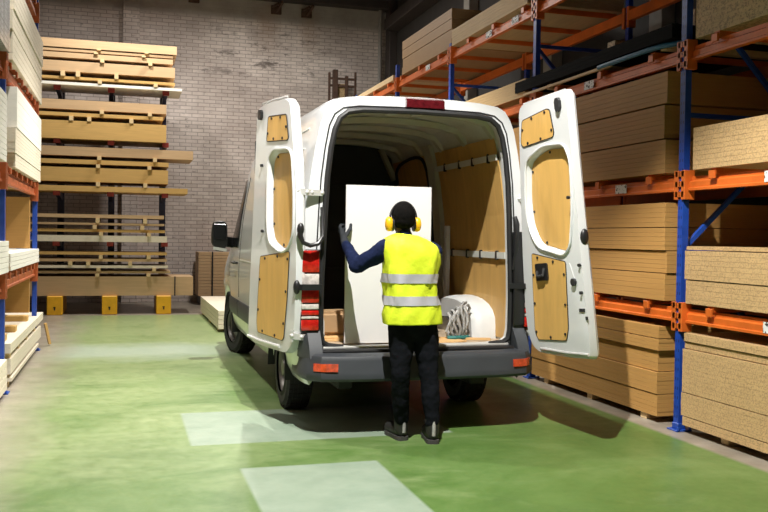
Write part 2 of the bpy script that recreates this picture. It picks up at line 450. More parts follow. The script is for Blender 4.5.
# ---------------------------------------------------------------- racks
def make_rack(label, sx, posts, levels, xf, depth, skip=(), bars=None, beamh=.11, tops=None, braces=True, stickers=(), worn=False, loc=(0,0,0)):
    """xf front face x; sx=+1 when the rack lies towards +x"""
    t = thing('pallet_rack', label, 'rack', loc)
    OM = M['rust_orange'] if worn else M['orange']
    xb = xf + sx*depth
    def X(a, b): return (xf + sx*a, xf + sx*b) if sx > 0 else (xf + sx*b, xf + sx*a)
    for i, y in enumerate(posts):
        top = tops[i] if tops else 4.3
        for which in (0, 1):
            xc = xf + sx*(.03 if which == 0 else depth-.03)
            bm = B()
            # C-section upright with folded lips
            w, d, th = .055, .065, .008
            prof = [(-w/2, -d/2), (w/2, -d/2), (w/2, d/2), (w/4, d/2), (w/4, d/2-th), (w/2-th, d/2-th), (w/2-th, -d/2+th), (-w/2+th, -d/2+th), (-w/2+th, d/2-th), (-w/4, d/2-th), (-w/4, d/2), (-w/2, d/2)]
            loft(bm, [[Vector((px, py, z)) for px, py in prof] for z in (0.012, top)])
            me = obj('upright', bm, M['post'], None)
            me.parent = t; me.location = Vector((xc, y, 0)) - LOC[t.name]; LOC[me.name] = Vector((xc, y, 0))
            bm = B(); box(bm, xc-.07, xc+.07, y-.075, y+.06, 0, .012, .002)
            box(bm, xc-.036, xc+.036, y-.04, y+.04, .012, .06, .004)
            for a in (-.06, .06): cyl(bm, (xc+a*.9, y-.07, .01), (xc+a*.9, y-.07, .035), .012, n=8)
            obj('base_plate', bm, M['brace'], me)
        if braces:
            xa, xc = xf + sx*.06, xb - sx*.06
            zs = [.35, 1.42, 2.5, 3.58]
            for z in zs:
                if z < top:
                    bm = B(); bar(bm, (xa, y, z), (xc, y, z), .035, .035); obj('horizontal_brace', bm, M['brace'], t)
            nodes = [(xc, .4), (xa, 1.46), (xc, 2.45), (xa, 3.54)]
            for (xA, zA), (xB, zB) in zip(nodes, nodes[1:]):
                if zB < top + .2:
                    bm = B(); bar(bm, (xA, y+.01, zA), (xB, y+.01, zB), .035, .035); obj('diagonal_brace', bm, M['brace'], t)
    for i in range(len(posts)-1):
        ya, yb = posts[i]+.035, posts[i+1]-.035
        for lv, z in enumerate(levels):
            if (i, lv) in skip: continue
            for which in (0, 1):
                bm = B()
                xc = xf + sx*(.045 if which == 0 else depth-.045)
                s = sx if which == 0 else -sx
                # stepped box beam: lower outer lip and inner web
                prof = [(-.025*s, 0), (.03*s, 0), (.03*s, beamh), (.008*s, beamh), (.008*s, beamh*.72), (-.012*s, beamh*.62), (-.012*s, beamh*.22), (-.025*s, beamh*.16)]
                loft(bm, [[Vector((xc + a, yy, z + b)) for a, b in prof] for yy in (ya, yb)])
                # end connectors on both ends with hooks
                for yy, dr in ((ya, 1), (yb, -1)):
                    y0, y1 = sorted((yy - dr*.012, yy + dr*.035))
                    xo = xf - sx*.012 if which == 0 else xb + sx*.012
                    x0, x1 = sorted((xo, xc + s*.035))
                    box(bm, x0, x1, y0, y1, z-.07, z+beamh+.05, .002)
                    xx0, xx1 = sorted((xo, xo + s*.006))
                    yy0, yy1 = sorted((yy + dr*.02, yy - dr*.04))
                    for hz in (-.05, .03, .11):
                        box(bm, xx0, xx1, yy0, yy1, z+hz, z+hz+.045, .001)
                beam = obj('beam', bm, OM, t)
                if which == 0:
                    for (sy, slv) in stickers:
                        if slv == lv and ya < sy < yb:
                            xo = xc - .027*s
                            xs = sorted((xo, xo - .002*s)); xi = sorted((xo - .002*s, xo - .003*s))
                            bm = B(); box(bm, *xs, sy-.09, sy+.09, z+.018, z+.095); st = obj('label_sticker', bm, M['sticker'], beam, label='white location sticker')
            for yy in (bars or {}).get(i, (posts[i]+.45, posts[i]+1.3, posts[i]+2.2)):
                bm = B()
                x0, x1 = sorted((xf - sx*.0, xb + sx*.0))
                # inverted-U support bar resting over the two beams, with a down-turned end clip
                prof = [(-.03, .045), (.03, .045), (.03, .001), (.024, .001), (.024, .039), (-.024, .039), (-.024, .001), (-.03, .001)]
                loft(bm, [[Vector((xx, yy+a, z+beamh+b)) for a, b in prof] for xx in (x0+.02, x1-.02)])
                for xe, s in ((xf, sx), (xb, -sx)):
                    xs = sorted((xe - s*.004, xe + s*.016))
                    box(bm, *xs, yy-.035, yy+.035, z+beamh-.035, z+beamh+.028, .003)
                obj('support_bar', bm, OM, t)
    return t

RY = [3.37, 6.02, 8.67, 11.25, 13.72, 16.30]
RL = [.86, 1.90, 2.92, 3.93]
make_rack('long blue and orange pallet rack along the right wall', 1, RY, RL, 4.22, 1.18,
          tops=[5.2, 5.2, 4.75, 4.14, 4.3, 4.2], bars={0: (3.8, 4.75, 5.64), 1: (6.47, 7.3, 8.15), 2: (8.98, 9.8, 10.6)},
          stickers=((7.52, 2), (6.92, 1), (12.2, 3), (9.96, 3), (9.21, 3), (5.0, 1), (4.98, 0)), loc=(4.22, 6.02, 0))
LY = [2.9, 5.85, 8.8, 11.95]
LL = [.95, 1.96, 2.97, 4.2]
make_rack('worn blue and orange pallet rack along the left edge', -1, LY, LL, -1.05, 1.15, tops=[5]*4, beamh=.13, worn=True,
          bars={2: (9.2, 9.7, 10.2, 10.7, 11.2, 11.6), 1: (6.3, 7.2, 8.1), 0: (3.3, 4.2, 5.1)}, loc=(-1.05, 8.8, 0))

X0 = 4.225
st = lambda i: RL[i] + .11 + .045
# third level down from the top, left bay
stack('fibreboard_sheet', 'brown fibreboard sheet in the tall stack behind the open right van door, second shelf up', 'fibreboard stack on the second shelf up', 'board',
      X0, 6.25, st(1), 1.22, 2.3, [(2.33, 7), (2.615, 7), (2.885, 6)], M['mdf2'], jx=.006, jy=.01)
stack('fibreboard_sheet', 'golden fibreboard sheet in the four-pack stack beside the blue post, first shelf up', 'fibreboard stack on the first shelf up', 'board',
      X0, 6.2, st(0), 1.22, 2.35, [(1.235, 5), (1.42, 5), (1.61, 5), (1.815, 5)], M['mdf'], jx=.006, jy=.008, pgap=.006)
for y in (6.5, 7.4, 8.3):
    o = rebase(obj('floor_bearer', box(B(), 4.24, 5.4, y-.045, y+.045, 0, .055, .003), M['batten']), (4.24, y, 0)); tag(o, 'wooden bearer on the floor under the brown fibreboard left of the blue post', 'bearer', 'bearers under the fibreboard')
stack('fibreboard_sheet', 'brown fibreboard sheet in the floor stack left of the blue post', 'fibreboard stack on the floor', 'board',
      X0, 6.28, .056, 1.22, 2.32, [(.235, 5), (.42, 5), (.595, 5), (.695, 3), (.80, 3)], M['mdf'], jx=.006, jy=.012, pgap=.006)
for y in (3.7, 4.6, 5.5):
    o = rebase(obj('floor_bearer', box(B(), 4.28, 5.4, y-.045, y+.045, 0, .06, .003), M['batten']), (4.28, y, 0)); tag(o, 'wooden bearer on the floor under the chipboard right of the blue post', 'bearer', 'bearers under the chipboard')
stack('chipboard_sheet', 'speckled chipboard sheet in the floor stack at the lower right corner', 'chipboard stack on the floor', 'board',
      X0, 3.45, .061, 1.22, 2.49, [(.13, 2), (.315, 5), (.66, 9), (.715, 2), (.785, 2)], M['chip'], pgap=.006)
stack('chipboard_sheet', 'pale chipboard sheet in the two-pack stack right of the blue post, first shelf up', 'chipboard stack on the first shelf up', 'board',
      X0, 3.45, st(0), 1.22, 2.49, [(1.20, 5), (1.43, 6), (1.465, 1)], M['chip'], pgap=.006)
stack('chipboard_sheet', 'pale chipboard sheet in the single stack right of the blue post, second shelf up', 'chipboard stack on the second shelf up', 'board',
      X0, 3.4, st(1), 1.22, 2.48, [(2.38, 9)], M['chip'])
stack('particle_board_sheet', 'coarse chipboard sheet in the stack at the top right corner, third shelf up', 'coarse chipboard stack at the top right', 'board',
      X0+.02, 3.5, st(2), 1.22, 2.4, [(3.9, 22)], M['osb'], gap=.0006, jx=.001, jy=.002)
# top shelf
stack('plywood_sheet', 'brown sheet in the tall stack on the top shelf nearest the brick wall', 'tall stack on the top shelf', 'board',
      X0+.01, 11.22, st(3), 1.2, 2.2, [(4.2, 4), (4.33, 4), (4.47, 4), (4.61, 4)], M['mdf3'], pgap=.006)
stack('plywood_sheet', 'light sheet in the shallow stack on the top shelf above the van door', 'shallow stack on the top shelf', 'board',
      X0, 8.85, st(3), 1.2, 2.32, [(4.30, 6)], M['pale2'], gap=.003)
stack('plywood_sheet', 'light sheet in the low far stack at the end of the top shelf', 'low stack at the far end of the top shelf', 'board',
      X0, 13.9, st(3), 1.2, 2.3, [(4.17, 2)], M['pale'])
# third shelf, above the van
stack('plywood_sheet', 'light brown sheet in the stack above the van roof corner, third shelf up', 'light stack above the van roof', 'board',
      X0, 8.85, st(2), 1.2, 2.3, [(3.27, 6)], M['pale2'], jy=.02, js=1)
stack('plywood_sheet', 'light sheet in the stack hidden behind the van, second shelf up', 'sheets behind the van', 'board',
      X0, 8.8, st(1), 1.2, 2.35, [(2.75, 14)], M['mdf'], jy=.01)
stack('black_film_sheet', 'long black film-faced sheet overhanging the third shelf, above the right van door', 'black sheets on the third shelf', 'board',
      X0-.03, 6.15, 3.13, 1.2, 2.95, [(3.245, 3)], M['black_sheet'], jy=.02)
for y in (6.35, 7.35, 8.4):
    o = rebase(obj('spacer_batten', box(B(), 4.26, 5.3, y-.04, y+.04, st(2), 3.128, .003), M['batten']), (4.26, y, st(2))); tag(o, 'wooden spacer batten under the black sheets on the third shelf', 'batten', 'battens under the black sheets')
for y in (6.2, 7.42):
    o = rebase(obj('timber_block', box(B(), 4.45, 4.75, y, y+.14, 3.246, 3.40, .004), M['osb']), (4.45, y, 3.246)); tag(o, 'chipboard offcut lying on the black sheets, %s' % ('near the blue post' if y < 7 else 'farther from the blue post'), 'offcut')
o = rebase(obj('pale_strip', box(B(), 4.155, 4.185, 7.1, 8.9, 3.10, 3.125, .002), M['pale']), (4.155, 7.1, 3.10)); 
o.location = (4.205, 7.1, st(2)+.001); tag(o, 'thin pale strip of wood along the shelf edge under the black sheets', 'strip')
bm = B(); tube(bm, [(4.21, 7.3, 3.10), (4.205, 6.9, 3.10), (4.205, 6.5, 3.10), (4.23, 6.3, 3.10), (4.3, 6.15, 3.10)], .022, 10)
o = rebase(obj('blue_hose', bm, M['bluetube'], smooth=True), (4.21, 6.9, 3.078)); tag(o, 'blue plastic hose lying along the third shelf edge', 'hose')

# ---------------------------------------------------------------- left rack goods
xl = -1.02
def lstack(*a, **k): return stack(*a, **k)
lst = lambda i: LL[i] + .13 + .045
LW = 1.15
lstack('white_sheet', 'white-faced sheet in the shallow stack on the left rack, lowest shelf, far bay', 'white sheets on the lowest left shelf', 'board', xl-LW, 9.05, lst(0), LW, 2.95, [(1.295, 4)], M['white_board'], js=1, jy=.03, gap=.004, jx=.01)
lstack('cream_sheet', 'cream sheet in the lower pack on the middle left shelf, far bay', 'cream sheets on the middle left shelf', 'board', xl-LW, 9.3, lst(1), LW, 2.72, [(2.27, 4), (2.52, 7)], M['cream'], jy=.02, jx=.006, pgap=.006)
lstack('white_sheet', 'bright white sheet in the upper pack on the middle left shelf, far bay', 'white sheets on the middle left shelf', 'board', xl-LW, 9.35, 2.53, LW, 2.66, [(2.93, 6)], M['white_board'], jy=.01, gap=.0008)
lstack('cream_sheet', 'cream sheet in the tall stack on the upper left shelf, far bay', 'cream sheets on the upper left shelf', 'board', xl-LW, 9.1, lst(2), LW, 3.1, [(3.42, 4), (3.62, 3), (3.95, 5)], M['cream'], jy=.02, jx=.006, gap=.004)
lstack('white_sheet', 'white sheet in the near-bay stack at the left picture edge, middle shelf', 'near-bay white sheets on the middle left shelf', 'board', xl-LW, 6.2, lst(1), LW, 2.5, [(2.75, 12)], M['white_board'], jy=.02, gap=.004)
lstack('grey_wrapped_sheet', 'grey film-wrapped sheet in the near-bay stack at the top left corner', 'film-wrapped sheets at the top left', 'board', xl-LW, 6.2, lst(2), LW, 2.6, [(3.75, 12)], M['film'], jy=.02, gap=.004)
lstack('white_sheet', 'white sheet in the near-bay stack at the left picture edge, lowest shelf', 'near-bay white sheets on the lowest left shelf', 'board', xl-LW, 6.2, lst(0), LW, 2.6, [(1.42, 6)], M['white_board'], jy=.03, gap=.005)
lstack('cream_sheet', 'cream sheet in the near-bay floor stack at the left picture edge', 'near-bay floor sheets on the left', 'board', xl-LW, 6.0, .06, LW, 2.72, [(.34, 4)], M['cream'], jy=.03, gap=.005)
for y in (6.4, 8.2):
    o = rebase(obj('floor_bearer', box(B(), -2.1, -1.05, y-.045, y+.045, 0, .058, .003), M['batten']), (-2.1, y, 0)); tag(o, 'wooden bearer under the near-bay floor sheets on the left', 'bearer', 'bearers under the near left floor stack')
# tan panels standing at the back of the shelves
for where, z0, z1 in (('behind the white sheets', 1.302, 1.93), ('behind the floor packs', .505, .93)):
    for k in range(4):
        wht = k == 0
        o = rebase(obj('upright_sheet', box(B(), -2.15, -1.115, 11.62+.03*k, 11.647+.03*k, z0, z1, .001), M['cream' if wht else 'mdf']), (-2.15, 11.62+.03*k, z0))
        if not wht: tag(o, 'tan sheet standing upright across the left rack, %s' % where, 'sheet', 'upright tan sheets ' + where)
        else:
            bpy.data.objects.remove(o)
# floor packs of the far left bay
for y in (9.2, 10.5, 11.7):
    o = rebase(obj('floor_bearer', box(B(), -2.1, -1.06, y-.05, y+.05, 0, .06, .003), M['batten']), (-2.1, y, 0)); tag(o, 'wooden bearer under the far-bay floor packs on the left', 'bearer', 'bearers under the far left floor packs')
lstack('timber_sheet', 'thin lowest panel of the far-bay floor pile on the left', 'lowest left floor panels', 'board', xl-LW, 9.1, .061, LW, 2.8, [(.10, 1)], M['cream'])
for y in (9.2, 10.5, 11.7):
    o = rebase(obj('spacer_batten', box(B(), -2.1, -1.06, y-.04, y+.04, .1005, .135, .002), M['batten']), (-2.1, y, .1005)); tag(o, 'spacer batten low in the far-bay floor pile on the left', 'batten', 'lower spacer battens, left floor pile')
lstack('timber_sheet', 'thick middle panel of the far-bay floor pile on the left', 'middle left floor panels', 'board', xl-LW, 9.05, .136, LW, 3.2, [(.285, 2)], M['cream'], gap=.001)
for y in (9.15, 9.9, 10.7, 11.6):
    o = rebase(obj('spacer_batten', box(B(), -2.1, -1.04, y-.05, y+.05, .2855, .345, .002), M['batten']), (-2.1, y, .2855)); tag(o, 'spacer batten high in the far-bay floor pile on the left', 'batten', 'upper spacer battens, left floor pile')
lstack('timber_sheet', 'top panel of the far-bay floor pile on the left', 'top left floor panels', 'board', xl-LW, 9.0, .346, LW, 3.5, [(.44, 2)], M['cream'], gap=.001)
for k, y in enumerate((9.15, 10.0, 11.2)):
    o = rebase(obj('loose_timber', box(B(), -1.95, -1.09, y, y+.16, .4405, .505, .004), M['yellow_wood']), (-1.95, y, .4405)); tag(o, 'loose timber on the top panel of the left floor pile, %s of three' % ('nearest', 'middle', 'farthest')[k], 'timber')
bm = B(); bar(bm, (-.93, 12.42, .02), (-.985, 12.40, .30), .05, .03); o = rebase(obj('yellow_lath', bm, M['yellow_wood']), (-.9, 12.3, 0)); tag(o, 'short yellow lath leaning against the end of the left floor pile', 'lath')

# ---------------------------------------------------------------- cantilever rack at the far wall
t = thing('cantilever_rack', 'dark cantilever rack in front of the brick wall carrying long timber', 'rack', (0, 17.5, 0))
CX = (-1.18, -.24, .74)
def pyz(y, Y=17.0): return None
arms = [4.19, 3.22, 2.27, 1.35]
for cx in CX:
    bm = B(); box(bm, cx-.06, cx+.06, 18.2, 18.42, 0, 4.9, .006)
    box(bm, cx-.09, cx+.09, 18.19, 18.43, 0, .03)
    obj('column', bm, M['navy'], t)
    for z in arms:
        bm = B()
        loft(bm, [[Vector((cx+a, yy, z-.01+b*h)) for a, b in ((-.035, -1), (.035, -1), (.035, 0), (-.035, 0))] for yy, h in ((17.1, .06), (18.2, .13))])
        a = obj('arm', bm, M['navy'], t)
        bm = B(); box(bm, cx-.06, cx+.06, 17.06, 17.12, z-.09, z-.005, .004); obj('arm_tip', bm, M['red'], a, label='red arm tip')
for cx in (-1.19, -.24, .73):
    bm = B(); box(bm, cx-.135, cx+.135, 16.95, 18.2, 0, .345, .012)
    f = obj('base_foot', bm, M['yellow'], t, label='yellow base foot')
    bm = B(); box(bm, cx-.012, cx+.012, 16.944, 16.95, .09, .15); box(bm, cx-.022, cx+.016, 16.944, 16.95, .13, .15); obj('foot_mark', bm, M['ink'], f)

# board: (pixel-derived) z top, z bottom, right end, material, y offset, description
BD = [
 (4.93, 4.80, .93, 'back_wood', 'thick brown board topmost on the far timber rack'),
 (4.775, 4.745, .86, 'back_wood', 'thin brown board just under the topmost far board'),
 (4.715, 4.63, .86, 'back_wood', 'third board from the top of the far timber rack'),
 (4.585, 4.42, .90, 'back_wood', 'wide pale pinkish board in the top tier of the far rack'),
 (4.325, 4.29, .90, 'yellow_wood', 'thin yellow board in the top tier just above the white one'),
 (4.235, 4.195, 1.03, 'white_board', 'long thin white board at the bottom of the top tier'),
 (3.865, 3.70, .75, 'back_wood', 'thick upper board of the second tier on the far rack'),
 (3.635, 3.575, .69, 'yellow_wood', 'thin middle board of the second tier on the far rack'),
 (3.50, 3.225, .75, 'yellow_wood', 'widest golden pack of the second tier on the far rack'),
 (2.885, 2.73, 1.25, 'back_wood', 'long top board of the third tier with an overhanging end'),
 (2.67, 2.59, .80, 'yellow_wood', 'thin yellow board second from top of the third tier'),
 (2.54, 2.325, .79, 'yellow_wood', 'wide golden pack in the third tier of the far rack'),
 (2.245+.12, 2.275, 1.15, 'yellow_wood', ''),
]
def zrow(y):  # pixel row on the front plane of the far rack -> height
    return 1.5 + (236.9 - y) * (17.0 / 880.0) * 1.022
rows = [ # y_top, y_bot, x_right, mat, label ; grouped by tier
 [(41, 48.7, .93, 'back_wood', 'thick brown board topmost on the far timber rack'),
  (49.8, 52, .86, 'back_wood', 'thin brown board just under the topmost far board'),
  (53.4, 58, .86, 'back_wood', 'third board from the top of the far timber rack'),
  (61, 70.6, .90, 'back_wood', 'wide pale board in the middle of the top far tier'),
  (75.2, 77.4, .90, 'yellow_wood', 'thin yellow board in the top far tier just above the white one'),
  (80.6, 83.2, 1.03, 'white_board', 'long thin white board at the bottom of the top far tier')],
 [(101, 109.8, .75, 'back_wood', 'thick upper board of the second far tier'),
  (113, 116.2, .69, 'yellow_wood', 'thin middle board of the second far tier'),
  (120.5, 137, .75, 'yellow_wood', 'widest golden pack of the second far tier')],
 [(153.7, 162, 1.25, 'back_wood', 'long top board of the third far tier with an overhanging end'),
  (165.6, 169.6, .80, 'yellow_wood', 'thin board second from the top of the third far tier'),
  (173, 186, .79, 'yellow_wood', 'wide golden pack in the third far tier'),
  (190, 194.9, 1.15, 'yellow_wood', 'long bottom board of the third far tier')],
 [(218.4, 221.7, .72, 'back_wood', 'topmost thin board of the fourth far tier'),
  (226.2, 228.2, .73, 'back_wood', 'second thin board of the fourth far tier'),
  (232, 234.8, .745, 'yellow_wood', 'yellow third board of the fourth far tier'),
  (238, 243.8, .78, 'cream', 'pale thicker bottom board of the fourth far tier')],
 [(254.7, 257.3, .78, 'yellow_wood', 'topmost thin board of the lowest far pile'),
  (261, 263.6, .78, 'back_wood', 'second thin board of the lowest far pile'),
  (267.2, 269.6, .80, 'cream', 'sagging third board of the lowest far pile'),
  (272.5, 274.6, .85, 'back_wood', 'fourth thin board of the lowest far pile'),
  (277.6, 295.6, 1.27, 'back_wood', 'long thick pack at the bottom resting on the yellow feet')]]
bat_x = [(-.46, .38), (-.51, .33), (-.40, .45), (-.93, -.62, .12), (-.44, .55), (-.46, .45)]
supp = [4.18, 3.21, 2.26, 1.34, .345]
bn = 0
for ti, tier in enumerate(rows):
    # fit this tier so that its lowest board rests on the arms
    zb = zrow(tier[-1][1]); sh = supp[ti] + .001 - zb
    spans = []
    for r in tier: spans.append([zrow(r[0]) + sh, zrow(r[1]) + sh])
    for k, (r, (zt, zb)) in enumerate(zip(tier, spans)):
        th = zt - zb
        bm = B(); n = 14
        xa, xe = -2.75, r[2]
        sag = .012 if k < len(tier)-1 and th < .07 else .002
        rings = []
        y0 = 17.0 + random.uniform(-.03, .05); dpt = random.uniform(.95, 1.1)
        for i in range(n+1):
            x = xa + (xe-xa)*i/n
            dz = 0
            rings.append([Vector((x, yy, zz+dz)) for yy, zz in ((y0, zb), (y0+dpt, zb), (y0+dpt, zt), (y0, zt))])
        loft(bm, rings)
        if th > .1:   # pack lines: scored grooves between the sheets of a thick pack
            pass
        o = rebase(obj('timber_board', bm, M[r[3]]), (xa, y0, zb)); tag(o, r[4], 'board', 'long boards on the far timber rack')
        if k < len(tier)-1:
            zlo = spans[k+1][0]; gapz = zb - zlo
            if gapz > .012:
                xs = bat_x[(ti*2+k) % len(bat_x)]
                if ti == 0 and k == 3: xs = (-1.08, -.82, -.15)
                for bx in tuple(xs) + (-1.9,):
                    ww = .035 if gapz < .1 else .03
                    o = rebase(obj('spacer_batten', box(B(), bx-ww, bx+ww, 16.97, 17.95, zlo+.0005, zb-.0005), M['batten']), (bx, 16.97, zlo))
                    tag(o, 'short spacer batten between boards in the %s tier of the far timber rack' % ('top', 'second', 'third', 'fourth', 'lowest')[ti], 'batten', 'spacer battens in the %s far tier' % ('top', 'second', 'third', 'fourth', 'lowest')[ti])
                    bn += 1
# strap around the bottom pack
bm = B()
zp0 = .346; zp1 = zrow(277.6) + (supp[4]+.001 - zrow(295.6))
for x in (.93,):
    box(bm, x-.012, x+.012, 16.958, 16.966, zp0-.004, zp1+.006)
o = rebase(obj('packing_strap', bm, M['rubber']), (.93, 16.96, zp0)); tag(o, 'dark strap across the long bottom pack on the yellow feet', 'strap')

# banded stack right of the rack, beside the van
for x in (1.62, 2.5):
    o = rebase(obj('floor_bearer', box(B(), x-.06, x+.06, 19.0, 19.8, 0, .195, .004), M['steel_dark']), (x, 19.0, 0)); tag(o, 'dark bearer under the strapped stack by the brick wall', 'bearer', 'dark bearers under the strapped stack')
stack('strapped_board', 'light board in the strapped stack against the brick wall, left of the van cab', 'strapped stack by the brick wall', 'board', 1.53, 19.0, .196, 1.2, .85, [(1.13, 14)], M['back_wood'], gap=.006, jx=.012, jy=.01)
o = rebase(obj('packing_strap', box(B(), 1.80, 1.83, 18.955, 18.965, .18, 1.14), M['rubber']), (1.8, 18.96, .18)); tag(o, 'dark vertical strap on the stack against the brick wall', 'strap')
# low pile of pale planks in front of the van
for y in (13.95, 15.4, 16.7):
    o = rebase(obj('floor_bearer', box(B(), 1.42, 2.25, y-.05, y+.05, 0, .05, .004), M['batten']), (1.42, y, 0)); tag(o, 'wooden bearer under the low white-topped pile beyond the front wheel', 'bearer', 'bearers under the low pile')
stack('pale_board', 'pale board in the low white-topped pile beyond the van front wheel', 'low pile beyond the front wheel', 'board', 1.39, 13.7, .051, .95, 3.3, [(.335, 4)], M['cream'], js=1, gap=.006, jx=.01, jy=.02)

# rusty frame on the far wall seen above the van roof
t = thing('rusty_frame', 'tall rusty steel frame standing against the brick wall above the van roof', 'frame', (4.7, 19.4, 0))
for x, w, z1 in ((4.40, .05, 5.18), (4.54, .11, 5.25), (4.80, .07, 5.12), (5.0, .045, 5.22)):
    obj('upright', box(B(), x-w/2, x+w/2, 19.35, 19.35+w, 0, z1, .004), M['rust'], t)
for z in (1.0, 2.2, 3.4, 4.35, 4.87, 5.03):
    obj('crossbar', box(B(), 4.4, 5.0, 19.37, 19.41, z, z+.05, .004), M['rust'], t)
obj('board_panel', box(B(), 4.6, 4.8, 19.42, 19.46, 4.3, 4.95, .004), M['osb'], t, label='tan board panel')

exec_van = True
# ================================================================ VAN
CXV = 2.24
van = thing('cargo_van', 'white cargo van with both rear doors swung open, loaded by the worker', 'van', (CXV, 9.3, 0))
PROF = [(.90, .36), (.945, .45), (.975, .60), (.985, .80), (.99, 1.0), (.985, 1.2), (.968, 1.45), (.942, 1.7), (.902, 1.95), (.857, 2.2), (.812, 2.40), (.778, 2.49), (.73, 2.565), (.66, 2.60), (.5, 2.622), (.27, 2.634), (0, 2.64)]
YS = [6.6, 6.66, 6.8] + [6.8+.08*i for i in range(1, 23)] + [8.7+.2*i for i in range(0, 10)] + [10.7+.08*i for i in range(0, 17)] + [12.1, 12.25, 12.36]
def top_z(Y):
    pts = [(6.6, 2.605), (6.8, 2.625), (8.5, 2.64), (9.9, 2.64), (10.2, 2.60), (10.5, 2.47), (10.85, 2.20), (11.5, 1.66), (11.85, 1.34), (12.15, 1.14), (12.36, .92)]
    for (a, za), (b, zb) in zip(pts, pts[1:]):
        if a <= Y <= b: return za + (zb-za)*(Y-a)/(b-a)
    return pts[-1][1]
def plan(Y):
    if Y > 9.8: return 1 - .02*((Y-9.8)/1.8)**1.5 if Y < 11.6 else max(.55, 1-.02-.36*((Y-11.6)/.76)**2)
    return 1.0
WY = (7.62, 11.32)
def z_bot(Y):
    z = .36
    for c in WY:
        d = abs(Y-c)
        if d < .45: z = max(z, .31 + math.sqrt(.45**2-d*d)*1.05)
    return z
def ring(Y, side):
    zt, k, zb = top_z(Y), plan(Y), z_bot(Y)
    out = []
    for w, z in PROF:
        if z < 1.0: z2 = zb + (z-.36)*(1.0-zb)/(1.0-.36)
        else: z2 = 1.0 + (z-1.0)*(zt-1.0)/(2.64-1.0)
        if zt < 1.0 and z >= 1.0: z2 = min(z2, 1.0) - 0.0; z2 = zt + .0 if z > 1.1 else (zb+zt)/2+.3
        kt = 1.0
        if Y < 6.8: kt = 1 - (.034 if z < 1.5 else .034-.024*min(1, (z-1.5)/.8))*(1-(Y-6.6)/.2)**2
        out.append(Vector((CXV + side*w*k*kt, Y, z2)))
    return out
bm = B()
rows_ = []
for Y in YS:
    l = ring(Y, -1); r = ring(Y, 1)[::-1][1:]
    rows_.append(l + r)
vr = loft(bm, rows_, closed=False)
bm.faces.new(vr[-1][::-1])
# rear face ring between outer skin and door opening
OPEN = [(.62, .655), (.74, .66), (.785, .69), (.80, .76), (.803, 1.0), (.798, 1.2), (.787, 1.45), (.777, 1.7), (.762, 1.95), (.735, 2.18), (.705, 2.33), (.665, 2.42), (.60, 2.47), (.48, 2.49), (.25, 2.495), (0, 2.50)]
opl = [Vector((CXV-w, 6.6, z)) for w, z in OPEN] + [Vector((CXV+w, 6.6, z)) for w, z in OPEN[::-1][1:]]
inner = [bm.verts.new(p) for p in opl]
outer = vr[0]
for i in range(len(opl)-1):
    bm.faces.new((outer[i], outer[i+1], inner[i+1], inner[i]))
jamb = [bm.verts.new(p + Vector((0, .10, 0))) for p in opl]
for i in range(len(opl)-1):
    bm.faces.new((inner[i], inner[i+1], jamb[i+1], jamb[i]))
bodyshell = obj('body_shell', bm, M['vanwhite'], van, smooth=True, angle=40)
sol = None

# rubber seal around the opening
bm = B()
seal = [Vector((CXV + (p.x-CXV)*.985, 6.585, p.z - (.01 if p.z > 2.3 else 0))) for p in opl]
seal = [Vector((seal[0].x, 6.585, .645))] + seal[1:-1] + [Vector((seal[-1].x, 6.585, .645))]
tube(bm, seal, .023, 8)
obj('door_seal', bm, M['rubber'], van, smooth=True)
# second thin dark line just outside the seal
bm = B()
tube(bm, [Vector((CXV + (p.x-CXV)*1.045, 6.598, p.z + (.022 if p.z > 2.3 else 0))) for p in opl if p.z > .9], .006, 6)
obj('gutter_line', bm, M['rubber'], van, smooth=True)

# interior
def iw(z):   # inner half width at height
    pts = [(.6, .86), (1.0, .865), (1.4, .85), (1.8, .815), (2.2, .755), (2.45, .68)]
    for (a, wa), (b, wb) in zip(pts, pts[1:]):
        if a <= z <= b: return wa + (wb-wa)*(z-a)/(b-a)
    return .68
bm = B()
IP = [(.0, .58), (.86, .58), (.865, 1.0), (.85, 1.4), (.815, 1.8), (.755, 2.2), (.70, 2.40), (.60, 2.50), (.3, 2.55), (0, 2.555)]
rr = []
for Y in (6.7, 7.5, 8.5, 9.75):
    rr.append([Vector((CXV-w, Y, z)) for w, z in IP] + [Vector((CXV+w, Y, z)) for w, z in IP[::-1]])
loft(bm, rr, closed=False)
obj('cargo_liner', bm, M['vaninner'], van, smooth=True)
# jamb bridge between the opening and liner
bm = B(); li = [(w, z) for w, z in IP[1:]]
ja = [Vector((CXV+s*w, 6.70, z)) for s in (-1,) for w, z in OPEN] + [Vector((CXV+w, 6.70, z)) for w, z in OPEN[::-1][1:]]
jb = [Vector((CXV + (p.x-CXV)*1.08, 6.705, p.z + (.05 if p.z > 2.3 else 0))) for p in ja]
loft(bm, [ja, jb], closed=False)
obj('opening_jamb', bm, M['vaninner'], van, smooth=True)
# ceiling ribs
for Y in (6.82, 7.45, 8.05, 8.65, 9.3):
    bm = B()
    pts = [(.74, 2.24), (.70, 2.36), (.62, 2.455), (.45, 2.495), (.2, 2.515), (0, 2.52)]
    path = [(-w, z) for w, z in pts] + [(w, z) for w, z in pts[::-1][1:]]
    loft(bm, [[Vector((CXV+x, Y-.05, z+.03)), Vector((CXV+x, Y-.035, z-.02)), Vector((CXV+x, Y+.035, z-.02)), Vector((CXV+x, Y+.05, z+.03))] for x, z in path])
    obj('roof_rib', bm, M['roofinner'], van, smooth=True)
# inner header with latch plates
for x in (2.02, 2.22):
    bm = B(); box(bm, x-.04, x+.04, 6.64, 6.70, 2.465, 2.49, .004); obj('door_striker', bm, M['metal'], van)
